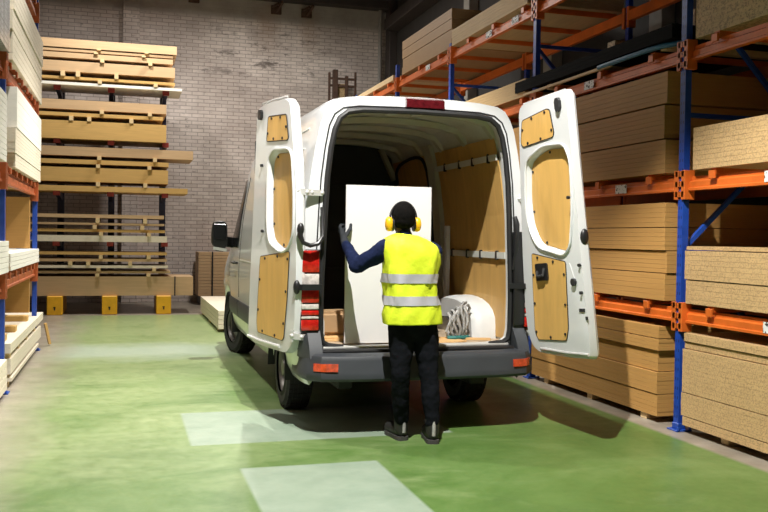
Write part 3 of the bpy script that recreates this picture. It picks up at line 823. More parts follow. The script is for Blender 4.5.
# bulkhead
bm = B(); box(bm, CXV-.86, CXV+.86, 9.7, 9.74, .62, 2.54, .004)
bk = obj('bulkhead', bm, M['bulkhead'], van)
for z in (1.1, 1.55, 2.05):
    bm = B(); box(bm, CXV-.8, CXV+.6, 9.66, 9.70, z, z+.05, .01); obj('bulkhead_rib', bm, M['bulkhead'], bk)
# load floor
bm = B(); box(bm, CXV-.86, CXV+.86, 6.64, 9.7, .60, .64, .003); deck = obj('load_floor', bm, M['deck'], van)
bm = B(); box(bm, CXV-.77, CXV+.77, 6.56, 6.66, .635, .655, .006, 2); obj('sill_plate', bm, M['metal'], van, label='pale metal sill strip')
# underbody
bm = B(); box(bm, CXV-.80, CXV+.80, 6.7, 12.0, .40, .59, .02)
for s in (-1, 1):
    box(bm, *sorted((CXV+s*.5, CXV+s*.62)), 6.7, 12.1, .30, .42, .01)
obj('chassis', bm, M['rubber'], van)
bm = B(); cyl(bm, (CXV-.75, 7.62, .36), (CXV+.75, 7.62, .36), .055); sphere(bm, (CXV, 7.62, .36), .15)
cyl(bm, (CXV-.75, 11.32, .36), (CXV+.75, 11.32, .36), .05)
obj('axle', bm, M['rubber'], van, smooth=True)
# plywood lining of right wall, leaning with the wall
def wallpanel(name, s, y0, y1, zs, mat, off=.012, th=.01, parent=van):
    bm = B()
    rr = []
    for y in (y0, y1):
        rr.append([Vector((CXV+s*(iw(z)-off), y, z)) for z in zs] + [Vector((CXV+s*(iw(z)-off+th), y, z)) for z in zs[::-1]])
    loft(bm, rr)
    return obj(name, bm, mat, parent)
zz = [.66, 1.0, 1.35, 1.7, 2.05, 2.34]
lining = wallpanel('plywood_lining', 1, 6.78, 8.22, zz, M['vanply'])
wallpanel('plywood_lining', -1, 6.78, 9.6, zz, M['vanply'])
wallpanel('plywood_lining', 1, 8.5, 9.62, zz, M['vanply'], off=-.005, th=-.02)
# sliding door inner frame and B post
bm = B()
def rail(z, y0, y1, h, off, th):
    rings = [[Vector((CXV+(iw(z+a)-off-b), y, z+a)) for a, b in ((-h/2, 0), (h/2, 0), (h/2, th), (-h/2, th))] for y in (y0, y1)]
    loft(bm, rings)
bm = B(); rail(1.36, 6.78, 8.22, .055, .012, .022); r1 = obj('lashing_rail', bm, M['vaninner'], lining)
bm = B(); rail(2.18, 6.78, 8.3, .05, .012, .022); r2 = obj('lashing_rail', bm, M['vaninner'], lining)
for z in (1.36, 2.18):
    for y in (6.95, 7.3, 7.62, 8.0):
        bm = B(); w = CXV + iw(z) - .012
        box(bm, w-.03, w, y-.014, y+.014, z-.04, z+.04, .006); obj('lashing_clip', bm, M['blackplastic'], lining)
bm = B()
dl = smooth_loop([(8.62, 2.36), (9.5, 2.30), (9.58, 2.1), (9.58, .8), (8.60, .8), (8.52, 1.4), (8.5, 2.2)], 2)
pts = [Vector((CXV+iw(min(2.44, z))-.03, y, z)) for y, z in dl]; pts.append(pts[0])
tube(bm, pts, .018, 8); obj('side_door_seal', bm, M['rubber'], van, smooth=True)
bm = B()
tube(bm, [Vector((CXV+iw(1.85)-.02, y, 1.85)) for y in (8.55, 9.0, 9.55)], .02, 8); obj('side_door_rail', bm, M['steel_dark'], van, smooth=True)
bm = B()
loft(bm, [[Vector((CXV+iw(z)-o, y, z)) for y, o in ((8.25, 0), (8.25, .05), (8.45, .05), (8.45, 0))] for z in (.62, 1.0, 1.4, 1.8, 2.2, 2.42)])
obj('side_post', bm, M['roofinner'], van, smooth=False)
bm = B(); box(bm, 3.0, 3.045, 8.02, 8.08, .66, 1.62, .006); obj('white_upright', bm, M['archwhite'], van, label='white upright strip on the lining')
# diagonal gusset at roof front
bm = B(); bar(bm, (CXV+.55, 9.62, 2.50), (CXV+.72, 9.62, 2.15), .08, .05); obj('roof_gusset', bm, M['roofinner'], van)
# wheel arch boxes inside
for s in (1, -1):
    bm = B()
    prof = []
    for i in range(13):
        a = PI*i/12
        prof.append((7.56-math.cos(a)*.56, .64+ (math.sin(a)**.5)*.34))
    loft(bm, [[Vector((CXV+s*w_, 7.56+(y-7.56)*k, .64+(z-.64)*k)) for y, z in prof] for w_, k in ((.85, 1.0), (.74, .99), (.68, .96), (.65, .90))])
    obj('inner_wheel_arch', bm, M['archwhite'], van, smooth=True)

# bumper
def bump_path(off=0.0):
    half = [(.93+off, 7.02), (.95+off, 6.85), (.95+off, 6.6), (.92+off, 6.45-off*.5), (.83+off*.5, 6.355-off), (.6, 6.31-off), (.3, 6.295-off), (0, 6.29-off)]
    return [(-w, y) for w, y in half] + [(w, y) for w, y in half[::-1][1:]]
bm = B()
sec = [(-.055, .43), (-.008, .42), (.004, .44), (.004, .485), (-.004, .50), (-.004, .575), (-.02, .605), (-.05, .618), (-.13, .62), (-.13, .43)]
rr = []
base = bump_path()
for k, (x, y) in enumerate(base):
    n = Vector((0, 0, 0))
    a = Vector((*base[max(0, k-1)], 0)); b = Vector((*base[min(len(base)-1, k+1)], 0))
    d = (b-a).normalized(); n = Vector((d.y, -d.x, 0))
    rr.append([Vector((CXV+x, y, z)) + n*o for o, z in sec])
loft(bm, rr)
bumper = obj('rear_bumper', bm, M['bumper'], van, smooth=True, angle=30)
# step tread between bumper and sill
bm = B(); box(bm, CXV-.82, CXV+.82, 6.37, 6.62, .56, .60, .008)
box(bm, CXV-.80, CXV+.80, 6.50, 6.62, .60, .64, .015, 2)
for i in range(26):
    x = CXV-.72 + i*.0576
    box(bm, x-.008, x+.008, 6.40, 6.49, .60, .606)
obj('bumper_step', bm, M['blackplastic'], van)
# bumper end columns under the lights
for s in (-1, 1):
    bm = B()
    loft(bm, [[Vector((CXV+s*a, y, z)) for a, y in ((.80, 6.60), (.80, 6.50+dy), (.90, 6.50+dy), (.955, 6.60), (.955, 6.95), (.94, 6.95))] for z, dy in ((.58, -.07), (.66, -.04), (.79, .06))])
    obj('bumper_corner', bm, M['bumper'], van, smooth=True, angle=30)
# side skirt quarter behind rear wheel: greenish reflecting white panel is the body shell itself
# reflectors
for x0, x1, s in ((1.36, 1.53, -1), (2.95, 3.12, 1)):
    bm = B()
    pts = []
    rings = []
    for k in range(5):
        x = x0 + (x1-x0)*k/4
        # follow the corner of the bumper
        w = abs(x-CXV)
        y = 6.285 + (.02*(w/.6)**2 if w < .6 else .02 + (w-.6)*.2 + max(0, w-.83)*.9)
        rings.append([Vector((x, y-.008, .497)), Vector((x, y-.012, .555)), Vector((x, y+.04, .555)), Vector((x, y+.04, .497))])
    loft(bm, rings)
    obj('bumper_reflector', bm, M['reflector'], bumper, label='orange-red reflector')

# tail lights
for s in (-1, 1):
    bm = B()
    def X2(a, b): return sorted((CXV+s*a, CXV+s*b))
    house = X2(.80, .955)
    box(bm, *house, 6.545, 6.64, .775, 1.40, .012, 2)
    tl = obj('tail_light', bm, M['blackplastic'], van, smooth=True)
    segs = [(1.225, 1.392, 'redlens'), (1.105, 1.215, 'clearlens'), (.995, 1.098, 'redlens'), (.945, .985, 'clearlens'), (.90, .937, 'redlens'), (.872, .893, 'clearlens'), (.785, .866, 'redlens')]
    for z0, z1, mn in segs:
        bm = B(); box(bm, *(X2(.815, .95) if s < 0 else X2(.895, .95)), 6.527, 6.56, z0, z1, .008, 2)
        obj('lens', bm, M[mn], tl, smooth=True)
# third brake light
bm = B()
xs = [CXV-.15+i*.045 for i in range(8)]
loft(bm, [[Vector((x+.02, y, z)) for y, z in ((6.62, 2.515), (6.565, 2.52), (6.56, 2.575), (6.60, 2.60), (6.64, 2.60))] for x in xs])
obj('high_brake_light', bm, M['darkred'], van, smooth=True, label='dark red high brake light')

# wheels
def wheel(x_out, s, yc, steer=0.0):
    zc, R, W = .345, .345, .235
    bm = B()
    prof = [(0, .21), (.012, .235), (.004, .30), (.02, .325), (.05, .343), (.118, .345), (.186, .343), (.215, .325), (.232, .30), (.22, .235), (.235, .21)]
    n = 48
    rings = []
    for i in range(n):
        a = 2*PI*i/n
        rings.append([Vector((-s*0 + (d if s < 0 else -d), math.cos(a)*r, math.sin(a)*r)) for d, r in prof])
    vr = [[bm.verts.new(p) for p in r] for r in rings]
    for i in range(n):
        a, b = vr[i], vr[(i+1) % n]
        for j in range(len(prof)-1): bm.faces.new((a[j], a[j+1], b[j+1], b[j]))
    # tread grooves: dark recessed rings as raised ribs between
    def place(bm_):
        bmesh.ops.rotate(bm_, verts=bm_.verts[:], cent=(0, 0, 0), matrix=Matrix.Rotation(steer, 3, 'Z'))
        bmesh.ops.translate(bm_, verts=bm_.verts[:], vec=(x_out, yc, zc))
    for d in (.035, .075, .115, .155, .195):
        for i in range(n):
            a0, a1 = 2*PI*(i+.08)/n, 2*PI*(i+.92)/n
            dd = d if s < 0 else -d
            q = []
            for aa, r_ in ((a0, .338), (a1, .338), (a1, .352), (a0, .352)):
                for w in (-.016, .016):
                    q.append(Vector((dd+w, math.cos(aa)*r_, math.sin(aa)*r_)))
            v = [bm.verts.new(p) for p in q]
            for f in ((0, 2, 4, 6), (1, 7, 5, 3), (0, 1, 3, 2), (2, 3, 5, 4), (4, 5, 7, 6), (6, 7, 1, 0)):
                bm.faces.new([v[k] for k in f])
    place(bm)
    w = obj('wheel', bm, M['tyre'], van, smooth=True, angle=30)
    bm = B()
    sg = 1 if s < 0 else -1
    pr = [(.02, .212), (.035, .20), (.06, .195), (.075, .16), (.05, .11), (.045, .08), (.02, .07), (.012, .0001)]
    rings = [[Vector((sg*d, math.cos(2*PI*i/32)*r, math.sin(2*PI*i/32)*r)) for i in range(32)] for d, r in pr]
    loft(bm, rings, cap0=False)
    for k in range(6):
        a = 2*PI*k/6
        cyl(bm, (sg*.05, math.cos(a)*.062, math.sin(a)*.062), (sg*.018, math.cos(a)*.062, math.sin(a)*.062), .011, n=8)
    for k in range(9):
        a = 2*PI*k/9
        cyl(bm, (sg*.075, math.cos(a)*.14, math.sin(a)*.14), (sg*.06, math.cos(a)*.14, math.sin(a)*.14), .02, n=8)
    place(bm)
    obj('rim', bm, M['rim'], w, smooth=True)
    # arch liner
    bm = B()
    xa, xb = sorted((CXV+s*.60, CXV+s*.955))
    pts = [(yc+math.cos(PI*i/16)*.455, .31+math.sin(PI*i/16)*.47) for i in range(17)]
    loft(bm, [[Vector((x, y, z)) for y, z in pts] for x in (xa, xb)], closed=False)
    obj('arch_liner', bm, M['rubber'], van, smooth=True)
wheel(1.325, -1, 7.62); wheel(3.155, 1, 7.62)
wheel(1.335, -1, 11.32, math.radians(14)); wheel(3.145, 1, 11.32, math.radians(14))

# side trim and windows
def xs_at(Y, z, s):
    k = plan(Y); zt = top_z(Y)
    zz_ = 1.0 + (z-1.0)*(2.64-1.0)/(zt-1.0) if z > 1 else z
    for (w0, z0), (w1, z1) in zip(PROF, PROF[1:]):
        if z0 <= zz_ <= z1: return CXV + s*k*(w0+(w1-w0)*(zz_-z0)/(z1-z0))
    return CXV + s*.9*k
for s in (-1, 1):
    for y0, y1 in ((8.1, 9.0), (9.03, 10.0), (10.03, 10.86)):
        bm = B()
        rr = []
        for i in range(5):
            y = y0+(y1-y0)*i/4
            rr.append([Vector((xs_at(y, z, s)+s*o, y, z)) for z, o in ((.56, -.01), (.57, .018), (.62, .024), (.74, .022), (.76, .01), (.76, -.01))])
        loft(bm, rr); obj('side_moulding', bm, M['bumper'], van, smooth=True)
    # cab side window
    bm = B()
    y1s = [(1.36, 11.42), (1.44, 11.45), (1.56, 11.32), (1.72, 11.12), (1.86, 10.96), (2.0, 10.80), (2.08, 10.70), (2.14, 10.56)]
    def wgrid(o): return [[Vector((xs_at(10.18+(ye-10.18)*i/6, z, s)+s*o, 10.18+(ye-10.18)*i/6, z)) for i in range(7)] for z, ye in y1s]
    loft(bm, wgrid(.012), closed=False)
    obj('side_window', bm, M['glass'], van, smooth=True)
    # recessed line details of the body side
    for z0, y0, y1 in ((2.36, 6.95, 9.7), (2.2, 6.95, 9.7), (1.22, 6.8, 9.95)):
        bm = B(); tube(bm, [Vector((xs_at(y0+(y1-y0)*i/6, z0, s)+s*.001, y0+(y1-y0)*i/6, z0)) for i in range(7)], .006, 6)
        obj('body_crease', bm, M['vaninner'], van, smooth=True)
    for y in (8.02, 10.0):
        bm = B(); tube(bm, [Vector((xs_at(y, z, s)+s*.0005, y, z)) for z in (.8, 1.1, 1.4, 1.7, 2.0, 2.15)], .005, 6); obj('door_gap', bm, M['rubber'], van, smooth=True)
    bm = B(); xx = xs_at(6.95, 2.1, s); box(bm, *sorted((xx-s*.01, xx+s*.012)), 6.92, 7.06, 2.03, 2.11, .004); obj('side_vent', bm, M['vaninner'], van)
    # cab door handle
    bm = B(); xx = xs_at(10.25, 1.18, s); tube(bm, [(xx+s*.01, 10.14, 1.18), (xx+s*.045, 10.18, 1.18), (xx+s*.045, 10.32, 1.18), (xx+s*.01, 10.36, 1.18)], .014, 8); obj('door_handle', bm, M['blackplastic'], van, smooth=True)
    # mirror
    bm = B()
    x0 = CXV+s*1.03; x1 = CXV+s*1.21
    rings = [[Vector((x, y, z)) for x, z in smooth_loop([(x0, zb), (x1, zb+.02), (x1+s*.005, zt-.05), (x1-s*.02, zt), (x0+s*.02, zt), (x0, zt-.06)], 1)] for y, zb, zt in ((10.80, 1.31, 1.66), (10.84, 1.29, 1.67), (10.95, 1.34, 1.60))]
    loft(bm, rings); mir = obj('wing_mirror', bm, M['blackplastic'], van, smooth=True, angle=50)
    bm = B(); bar(bm, (CXV+s*.93, 10.95, 1.42), (CXV+s*1.07, 10.88, 1.44), .06, .09); bar(bm, (CXV+s*.93, 10.95, 1.36), (CXV+s*1.07, 10.88, 1.38), .05, .04); obj('mirror_arm', bm, M['blackplastic'], mir)
    bm = B(); box(bm, *sorted((x0+s*.02, x1-s*.015)), 10.792, 10.80, 1.44, 1.63, .003); obj('mirror_glass', bm, M['glass'], mir)
    bm = B(); bar(bm, (x1-s*.01, 10.79, 1.34), (x0+s*.01, 10.79, 1.315), .01, .035); obj('mirror_edge', bm, M['archwhite'], mir, label='white lower edge of the mirror')
    # head light
    bm = B(); sphere(bm, (CXV+s*.78, 12.12, .86), (.15, .16, .14), 16); obj('head_light', bm, M['clearlens'], van, smooth=True)
# windscreen
bm = B()
rr = []
for t_ in range(7):
    Y = 10.72 + (11.75-10.72)*t_/6
    z = top_z(Y)+.006
    rr.append([Vector((CXV + (-.62+1.24*i/8)*(1+.12*t_/6), Y, z - .035*abs(-1+i/4)**2)) for i in range(9)])
loft(bm, rr, closed=False); obj('windscreen', bm, M['glass'], van, smooth=True)
bm = B(); box(bm, CXV-.45, CXV+.45, 12.28, 12.40, .55, .78, .02); box(bm, CXV-.85, CXV+.85, 12.1, 12.42, .33, .5, .04, 3)
obj('front_bumper', bm, M['bumper'], van, smooth=True)

# ---------------- rear doors
def rotpt(A, Bp, phi, p):
    A = Vector(A); k = (Vector(Bp)-A).normalized(); v = Vector(p)-A
    return A + v*math.cos(phi) + k.cross(v)*math.sin(phi) + k*(k.dot(v))*(1-math.cos(phi))
def make_door(s, ax, ay, deg, outline, hole, top, mid, low, handle, extras):
    H0 = (CXV+s*.96, 6.56, .6); H1 = (CXV+s*(.96-ax), 6.56+ay, 2.53)
    T = lambda d, y, z: rotpt(H0, H1, math.radians(deg)*s, (CXV+s*d, y, z))
    YI, YO = 6.60, 6.52
    bm = B()
    # inner plate with window recess
    o2 = rounded(outline, .05, 3); h1 = rounded(hole, .09, 4)
    shrink = inset
    h2 = inset(h1, .006); h3 = inset(h1, .022)
    vo = [bm.verts.new(T(p[0], YI, p[1])) for p in o2]
    vh = [bm.verts.new(T(p[0], YI, p[1])) for p in h1]
    es = [bm.edges.new((vo[i], vo[(i+1) % len(vo)])) for i in range(len(vo))] + [bm.edges.new((vh[i], vh[(i+1) % len(vh)])) for i in range(len(vh))]
    bmesh.ops.triangle_fill(bm, use_beauty=True, use_dissolve=False, edges=es)
    prev = vh
    for loop, y in ((h2, YI-.008), (h3, YI-.045)):
        cur = [bm.verts.new(T(p[0], y, p[1])) for p in loop]
        for i in range(len(cur)):
            j = (i+1) % len(cur); bm.faces.new((prev[i], prev[j], cur[j], cur[i]))
        prev = cur
    bm.faces.new(prev)
    # outer skin
    prev = vo
    for y, k in ((YI-.02, .006), (YO+.02, .012), (YO, -.005)):
        cur = []
        ox = sum(p[0] for p in o2)/len(o2); oz = sum(p[1] for p in o2)/len(o2)
        for p in o2:
            r_ = math.hypot(p[0]-ox, p[1]-oz); cur.append(bm.verts.new(T(p[0]+(p[0]-ox)/r_*k, y, p[1]+(p[1]-oz)/r_*k)))
        for i in range(len(cur)):
            j = (i+1) % len(cur); bm.faces.new((prev[i], prev[j], cur[j], cur[i]))
        prev = cur
    bm.faces.new(prev)
    door = obj('rear_door', bm, M['vanwhite'], van, smooth=True, angle=25)
    # raised rim round the recess
    bm = B(); rim = [T(p[0], YI+.004, p[1]) for p in inset(h1, -.008)]; rim += [rim[0], rim[1]]
    tube(bm, rim, .011, 8); obj('recess_rim', bm, M['vanwhite'], door, smooth=True)
    def plate(name, loop, y, th, mat, parent, label=None):
        bm = B()
        a = [bm.verts.new(T(p[0], y, p[1])) for p in loop]; b = [bm.verts.new(T(p[0], y+th, p[1])) for p in loop]
        bm.faces.new(a); bm.faces.new(b[::-1])
        for i in range(len(a)): bm.faces.new((a[i], a[(i+1) % len(a)], b[(i+1) % len(a)], b[i]))
        return obj(name, bm, mat, parent, label=label)
    def grow(l, k):
        ux = sum(p[0] for p in l)/len(l); uz = sum(p[1] for p in l)/len(l)
        return [(p[0]+(p[0]-ux)/max(.01, math.hypot(p[0]-ux, p[1]-uz))*k, p[1]+(p[1]-uz)/max(.01, math.hypot(p[0]-ux, p[1]-uz))*k) for p in l]
    def screws(loop, y, parent, n):
        L_ = [math.hypot(loop[i][0]-loop[(i+1) % len(loop)][0], loop[i][1]-loop[(i+1) % len(loop)][1]) for i in range(len(loop))]
        tot = sum(L_)
        for k in range(n):
            d = tot*(k+.35)/n; i = 0
            while d > L_[i]: d -= L_[i]; i += 1
            a = loop[i]; b = loop[(i+1) % len(loop)]; f = d/L_[i]
            u = (a[0]+(b[0]-a[0])*f, a[1]+(b[1]-a[1])*f)
            bm = B(); cyl(bm, T(u[0], y, u[1]), T(u[0], y+.006, u[1]), .011, n=10); obj('screw', bm, M['screw'], parent)
    p1 = plate('plywood_panel', rounded(top, .022), YI-.002, .008, M['doorply'], door, 'small upper plywood panel')
    screws(inset(rounded(top, .022), .018), YI+.006, p1, 6)
    bm = B(); e = [T(p[0], YI+.003, p[1]) for p in rounded(top, .022)]; e.append(e[0]); tube(bm, e, .005, 6); obj('panel_edge', bm, M['screw'], p1)
    m2 = inset(h1, .024)
    p2 = plate('plywood_panel', m2, YI-.047, .010, M['doorply'], door, 'tall middle plywood panel in the window recess')
    screws(inset(h1, .042), YI-.037, p2, 7)
    p3 = plate('plywood_panel', rounded(low, .022), YI-.002, .008, M['doorply'], door, 'lower plywood panel')
    screws(inset(rounded(low, .022), .022), YI+.006, p3, 9)
    bm = B(); e = [T(p[0], YI+.003, p[1]) for p in rounded(low, .022)]; e.append(e[0]); tube(bm, e, .004, 6); obj('panel_edge', bm, M['screw'], p3)
    if handle:
        d0, d1, z0, z1 = handle
        lp = rounded([(d0, z0), (d1, z0), (d1, z1), (d0, z1)], .02)
        h = plate('inner_handle', lp, YI+.004, .014, M['blackplastic'], door)
        dm = (d0+d1)/2
        bm = B(); tube(bm, [T(dm-.05, YI+.02, z1-.04), T(dm-.05, YI+.035, z0+.04), T(dm+.04, YI+.035, z0+.035), T(dm+.05, YI+.02, z1-.06)], .012, 8); obj('handle_lever', bm, M['bulkhead'], h, smooth=True)
    for kind, d, z, r_ in extras:
        bm = B()
        if kind == 'round':
            cyl(bm, T(d, YI, z), T(d, YI+.02, z), r_, n=16); obj('round_latch', bm, M['blackplastic'], door)
        elif kind == 'latch':
            e = smooth_loop([(d-.03, z-r_), (d+.03, z-r_), (d+.03, z+r_), (d-.03, z+r_)], 1)
            bm.free(); plate('door_latch', e, YI, .025, M['blackplastic'], door)
        elif kind == 'slot':
            e = [(d-r_, z-.012), (d+r_, z-.012), (d+r_, z+.012), (d-r_, z+.012)]
            bm.free(); plate('lock_slot', e, YI, .006, M['blackplastic'], door)
        elif kind == 'ridge':
            tube(bm, [T(d, YI-.002, z), T(d-.05, YI-.002, z-.12)], .006, 8); obj('pressed_ridge', bm, M['vanwhite'], door, smooth=True)
        elif kind == 'band':   # grey weather strip along the door top
            tube(bm, [T(.06 if s > 0 else .17, YI-.02, 2.535), T(.35, YI-.02, 2.548), T(.66, YI-.02, 2.56)], .009, 8); obj('weather_strip', bm, M['metal'], door, smooth=True)
        elif kind == 'edge':
            tube(bm, [T(.04, YI+.006, .60), T(.3, YI+.006, .60), T(.7, YI+.006, .62)], .012, 8); obj('drain_strip', bm, M['metal'], door, smooth=True)
    return door, T

oR = [(.03, .57), (.03, 1.1), (.03, 1.6), (.03, 2.1), (.03, 2.53), (.35, 2.545), (.62, 2.56), (.71, 2.53), (.745, 2.3), (.80, 1.9), (.865, 1.35), (.895, 1.0), (.895, .78), (.85, .65), (.74, .59), (.4, .57)]
hR = [(.66, 2.10), (.715, 1.80), (.70, 1.58), (.60, 1.43), (.25, 1.35), (.17, 1.40), (.11, 1.62), (.085, 1.80), (.07, 2.02), (.12, 2.13), (.40, 2.165)]
def gl(l, k):
    ux = sum(p[0] for p in l)/len(l); uz = sum(p[1] for p in l)/len(l)
    return [(p[0]+(p[0]-ux)/math.hypot(p[0]-ux, p[1]-uz)*k, p[1]+(p[1]-uz)/math.hypot(p[0]-ux, p[1]-uz)*k) for p in l]
doorR, TR = make_door(1, .15, 0, 94.5, oR, inset(hR, -.012), 
    [(.67, 2.43), (.72, 2.26), (.69, 2.222), (.25, 2.222), (.23, 2.25), (.26, 2.43), (.30, 2.445)], None,
    [(.71, 1.375), (.235, 1.285), (.28, .79), (.32, .695), (.725, .69), (.77, .75), (.74, 1.1)],
    (.485, .66, 1.155, 1.29),
    [('latch', .13, 2.44, .05), ('round', .145, 1.13, .028), ('slot', .079, .922, .035), ('slot', .027, .864, .012), ('round', .11, 1.75, .012), ('round', .05, 1.25, .012), ('round', .06, 1.05, .012), ('ridge', .19, 1.27, 0), ('band', 0, 0, 0), ('edge', 0, 0, 0)])
# black lock knob on the meeting edge
bm = B(); c = TR(.05, 6.56, 1.45); d = (TR(-.2, 6.56, 1.45)-c).normalized(); sphere(bm, c+d*.02, (.035, .028, .062), 16); obj('edge_lock', bm, M['blackplastic'], doorR, smooth=True)
oL = [(.03, .62), (.04, 1.1), (.07, 1.6), (.09, 2.1), (.10, 2.42), (.14, 2.50), (.35, 2.53), (.66, 2.54), (.75, 2.51), (.80, 2.3), (.89, 1.95), (.935, 1.5), (.955, 1.1), (.945, .80), (.91, .66), (.80, .59), (.45, .57), (.14, .565)]
hL = [(.38, 2.08), (.47, 2.15), (.81, 2.15), (.875, 1.80), (.885, 1.52), (.80, 1.395), (.66, 1.36), (.44, 1.42), (.385, 1.58), (.375, 1.85)]
doorL, TL = make_door(-1, .05, -.05, 256, oL, inset(hL, -.0),
    [(.35, 2.42), (.70, 2.42), (.75, 2.24), (.73, 2.222), (.34, 2.222), (.33, 2.24)], None,
    [(.26, 1.29), (.83, 1.375), (.81, 1.0), (.77, .70), (.74, .675), (.25, .665), (.22, .74)],
    None, [('latch', .2, 2.44, .04), ('round', .25, 2.03, .012), ('round', .3, 1.5, .012), ('band', 0, 0, 0), ('edge', 0, 0, 0)])

# hinges, check straps
def hinge(s, z, pts):
    bm = B(); 
    for p in pts: sphere(bm, p, .022, 10)
    for a, b in zip(pts, pts[1:]): bar(bm, a, b, .03, .045)
    cyl(bm, Vector(pts[-1])-Vector((0, 0, .045)), Vector(pts[-1])+Vector((0, 0, .045)), .014, n=10)
    obj('hinge', bm, M['metal'], van, smooth=True, angle=40)
for z in (1.83, .735):
    w = .945 if z < 1 else .915
    hinge(-1, z, [(CXV-w+.12, 6.58, z), (CXV-w+.04, 6.565, z), (CXV-w, 6.55, z), (CXV-w-.07, 6.555, z+.01)])
    hinge(1, z, [(CXV+w-.05, 6.60, z), (CXV+w, 6.575, z)] if z > 1 else [(CXV+w-.09, 6.585, z), (CXV+w, 6.555, z), (CXV+w+.02, 6.54, z+.01)])
for s in (-1, 1):
    bm = B()
    if s < 0:
        pts = [(CXV-.80, 6.50, 1.115), (CXV-.96, 6.50, 1.115), (CXV-.99, 6.52, 1.115)]
    else:
        pts = [(CXV+.77, 6.56, 1.12), (CXV+.90, 6.50, 1.12), (CXV+.94, 6.46, 1.11)]
    for a, b in zip(pts, pts[1:]): bar(bm, a, b, .022, .045)
    sphere(bm, pts[-1], (.028, .028, .055), 12)
    obj('check_strap', bm, M['blackplastic'], van, smooth=True, angle=40)
# looped black stay above the left light and its twin on the right
bm = B()
tube(bm, [(CXV-.80, 6.55, 1.72), (CXV-.795, 6.52, 1.60), (CXV-.80, 6.49, 1.50), (CXV-.84, 6.475, 1.445), (CXV-.90, 6.47, 1.43), (CXV-.955, 6.47, 1.45), (CXV-.975, 6.475, 1.50), (CXV-.975, 6.475, 1.545)], [.012, .014, .016, .017, .017, .017, .022, .024], 10)
sphere(bm, (CXV-.975, 6.475, 1.55), (.028, .028, .05), 12)
obj('door_stay', bm, M['blackplastic'], van, smooth=True)
bm = B(); tube(bm, [(CXV+.80, 6.56, 1.25), (CXV+.815, 6.53, 1.45), (CXV+.81, 6.53, 1.62), (CXV+.80, 6.55, 1.68)], [.014, .017, .024, .018], 10)
obj('door_stay', bm, M['blackplastic'], van, smooth=True)
# cover plate on right pillar
bm = B(); box(bm, CXV+.80, CXV+.90, 6.53, 6.60, .80, 1.56, .012, 2); obj('pillar_cover', bm, M['blackplastic'], van, smooth=True)

# ---------------------------------------------------------------- load in the van
bm = B(); box(bm, 1.675, 2.385, 6.725, 6.745, .6565, 1.908, .0015)
o = rebase(obj('white_board', bm, M['melamine']), (2.03, 6.735, .6565)); tag(o, 'tall white panel standing in the van doorway, steadied by the worker', 'panel')
# strap bundle by the right wheel arch
t = thing('strap_bundle', 'bundle of grey webbing straps hanging beside the white wheel arch in the van', 'straps', (2.7, 7.35, .64))
for k in range(6):
    x = 2.655+.036*k; y = 6.98+.012*k; h = .30-.022*abs(k-4)
    bm = B()
    pts = []
    for i in range(15):
        a = 2*PI*i/14
        pts.append((x+.02*math.sin(3*a+k)+.03*math.cos(a), y+.05*math.cos(a), .655+h/2+math.sin(a)*h/2))
    tube(bm, pts, .012, 6)
    obj('strap_loop', bm, M['strap'], t, smooth=True)
bm = B(); tube(bm, [(2.62, 6.93, .662), (2.68, 6.90, .664), (2.76, 6.92, .662), (2.82, 6.97, .66)], .018, 8); obj('strap_end', bm, M['teal'], t, smooth=True, label='teal strap end')
bm = B()
lp = [(2.36, 6.80), (2.62, 6.72), (2.74, 6.80), (2.70, 6.98), (2.40, 6.96)]
loft(bm, [[Vector((x, y, z)) for x, y in lp] for z in (.641, .653)])
o = rebase(obj('plywood_offcut', bm, M['offcut']), (2.55, 6.85, .641)); tag(o, 'light plywood offcut on the van floor beside the worker', 'offcut')
bm = B(); bar(bm, (2.42, 7.05, .652), (2.98, 6.86, .652), .03, .02); o = rebase(obj('wooden_stick', bm, M['offcut']), (2.7, 6.95, .642)); tag(o, 'thin wooden stick on the van floor below the wheel arch', 'stick')
for k, (x0, x1, y0, y1, z0, z1) in enumerate(((1.44, 1.9, 7.0, 7.5, .641, .66), (1.46, 1.85, 7.02, 7.45, .6605, .675))):
    o = rebase(obj('plywood_offcut', box(B(), x0, x1, y0, y1, z0, z1, .002), M['offcut']), (x0, y0, z0)); tag(o, '%s offcut of the pair on the van floor behind the white panel' % ('lower', 'upper')[k], 'offcut')
bm = B()
loft(bm, [[Vector((1.46+a*.45, 7.1+b*.3, .676+c*.2)) for a, b in ((0, 0), (1, .1), (1, 1), (.1, 1))] for c in (0, .4, 1)])
bmesh.ops.bevel(bm, geom=bm.edges[:], offset=.03, segments=3, affect='EDGES')
o = rebase(obj('paper_sack', bm, M['card'], smooth=True), (1.6, 7.2, .676)); tag(o, 'brown paper sack on the offcuts behind the white panel', 'sack')

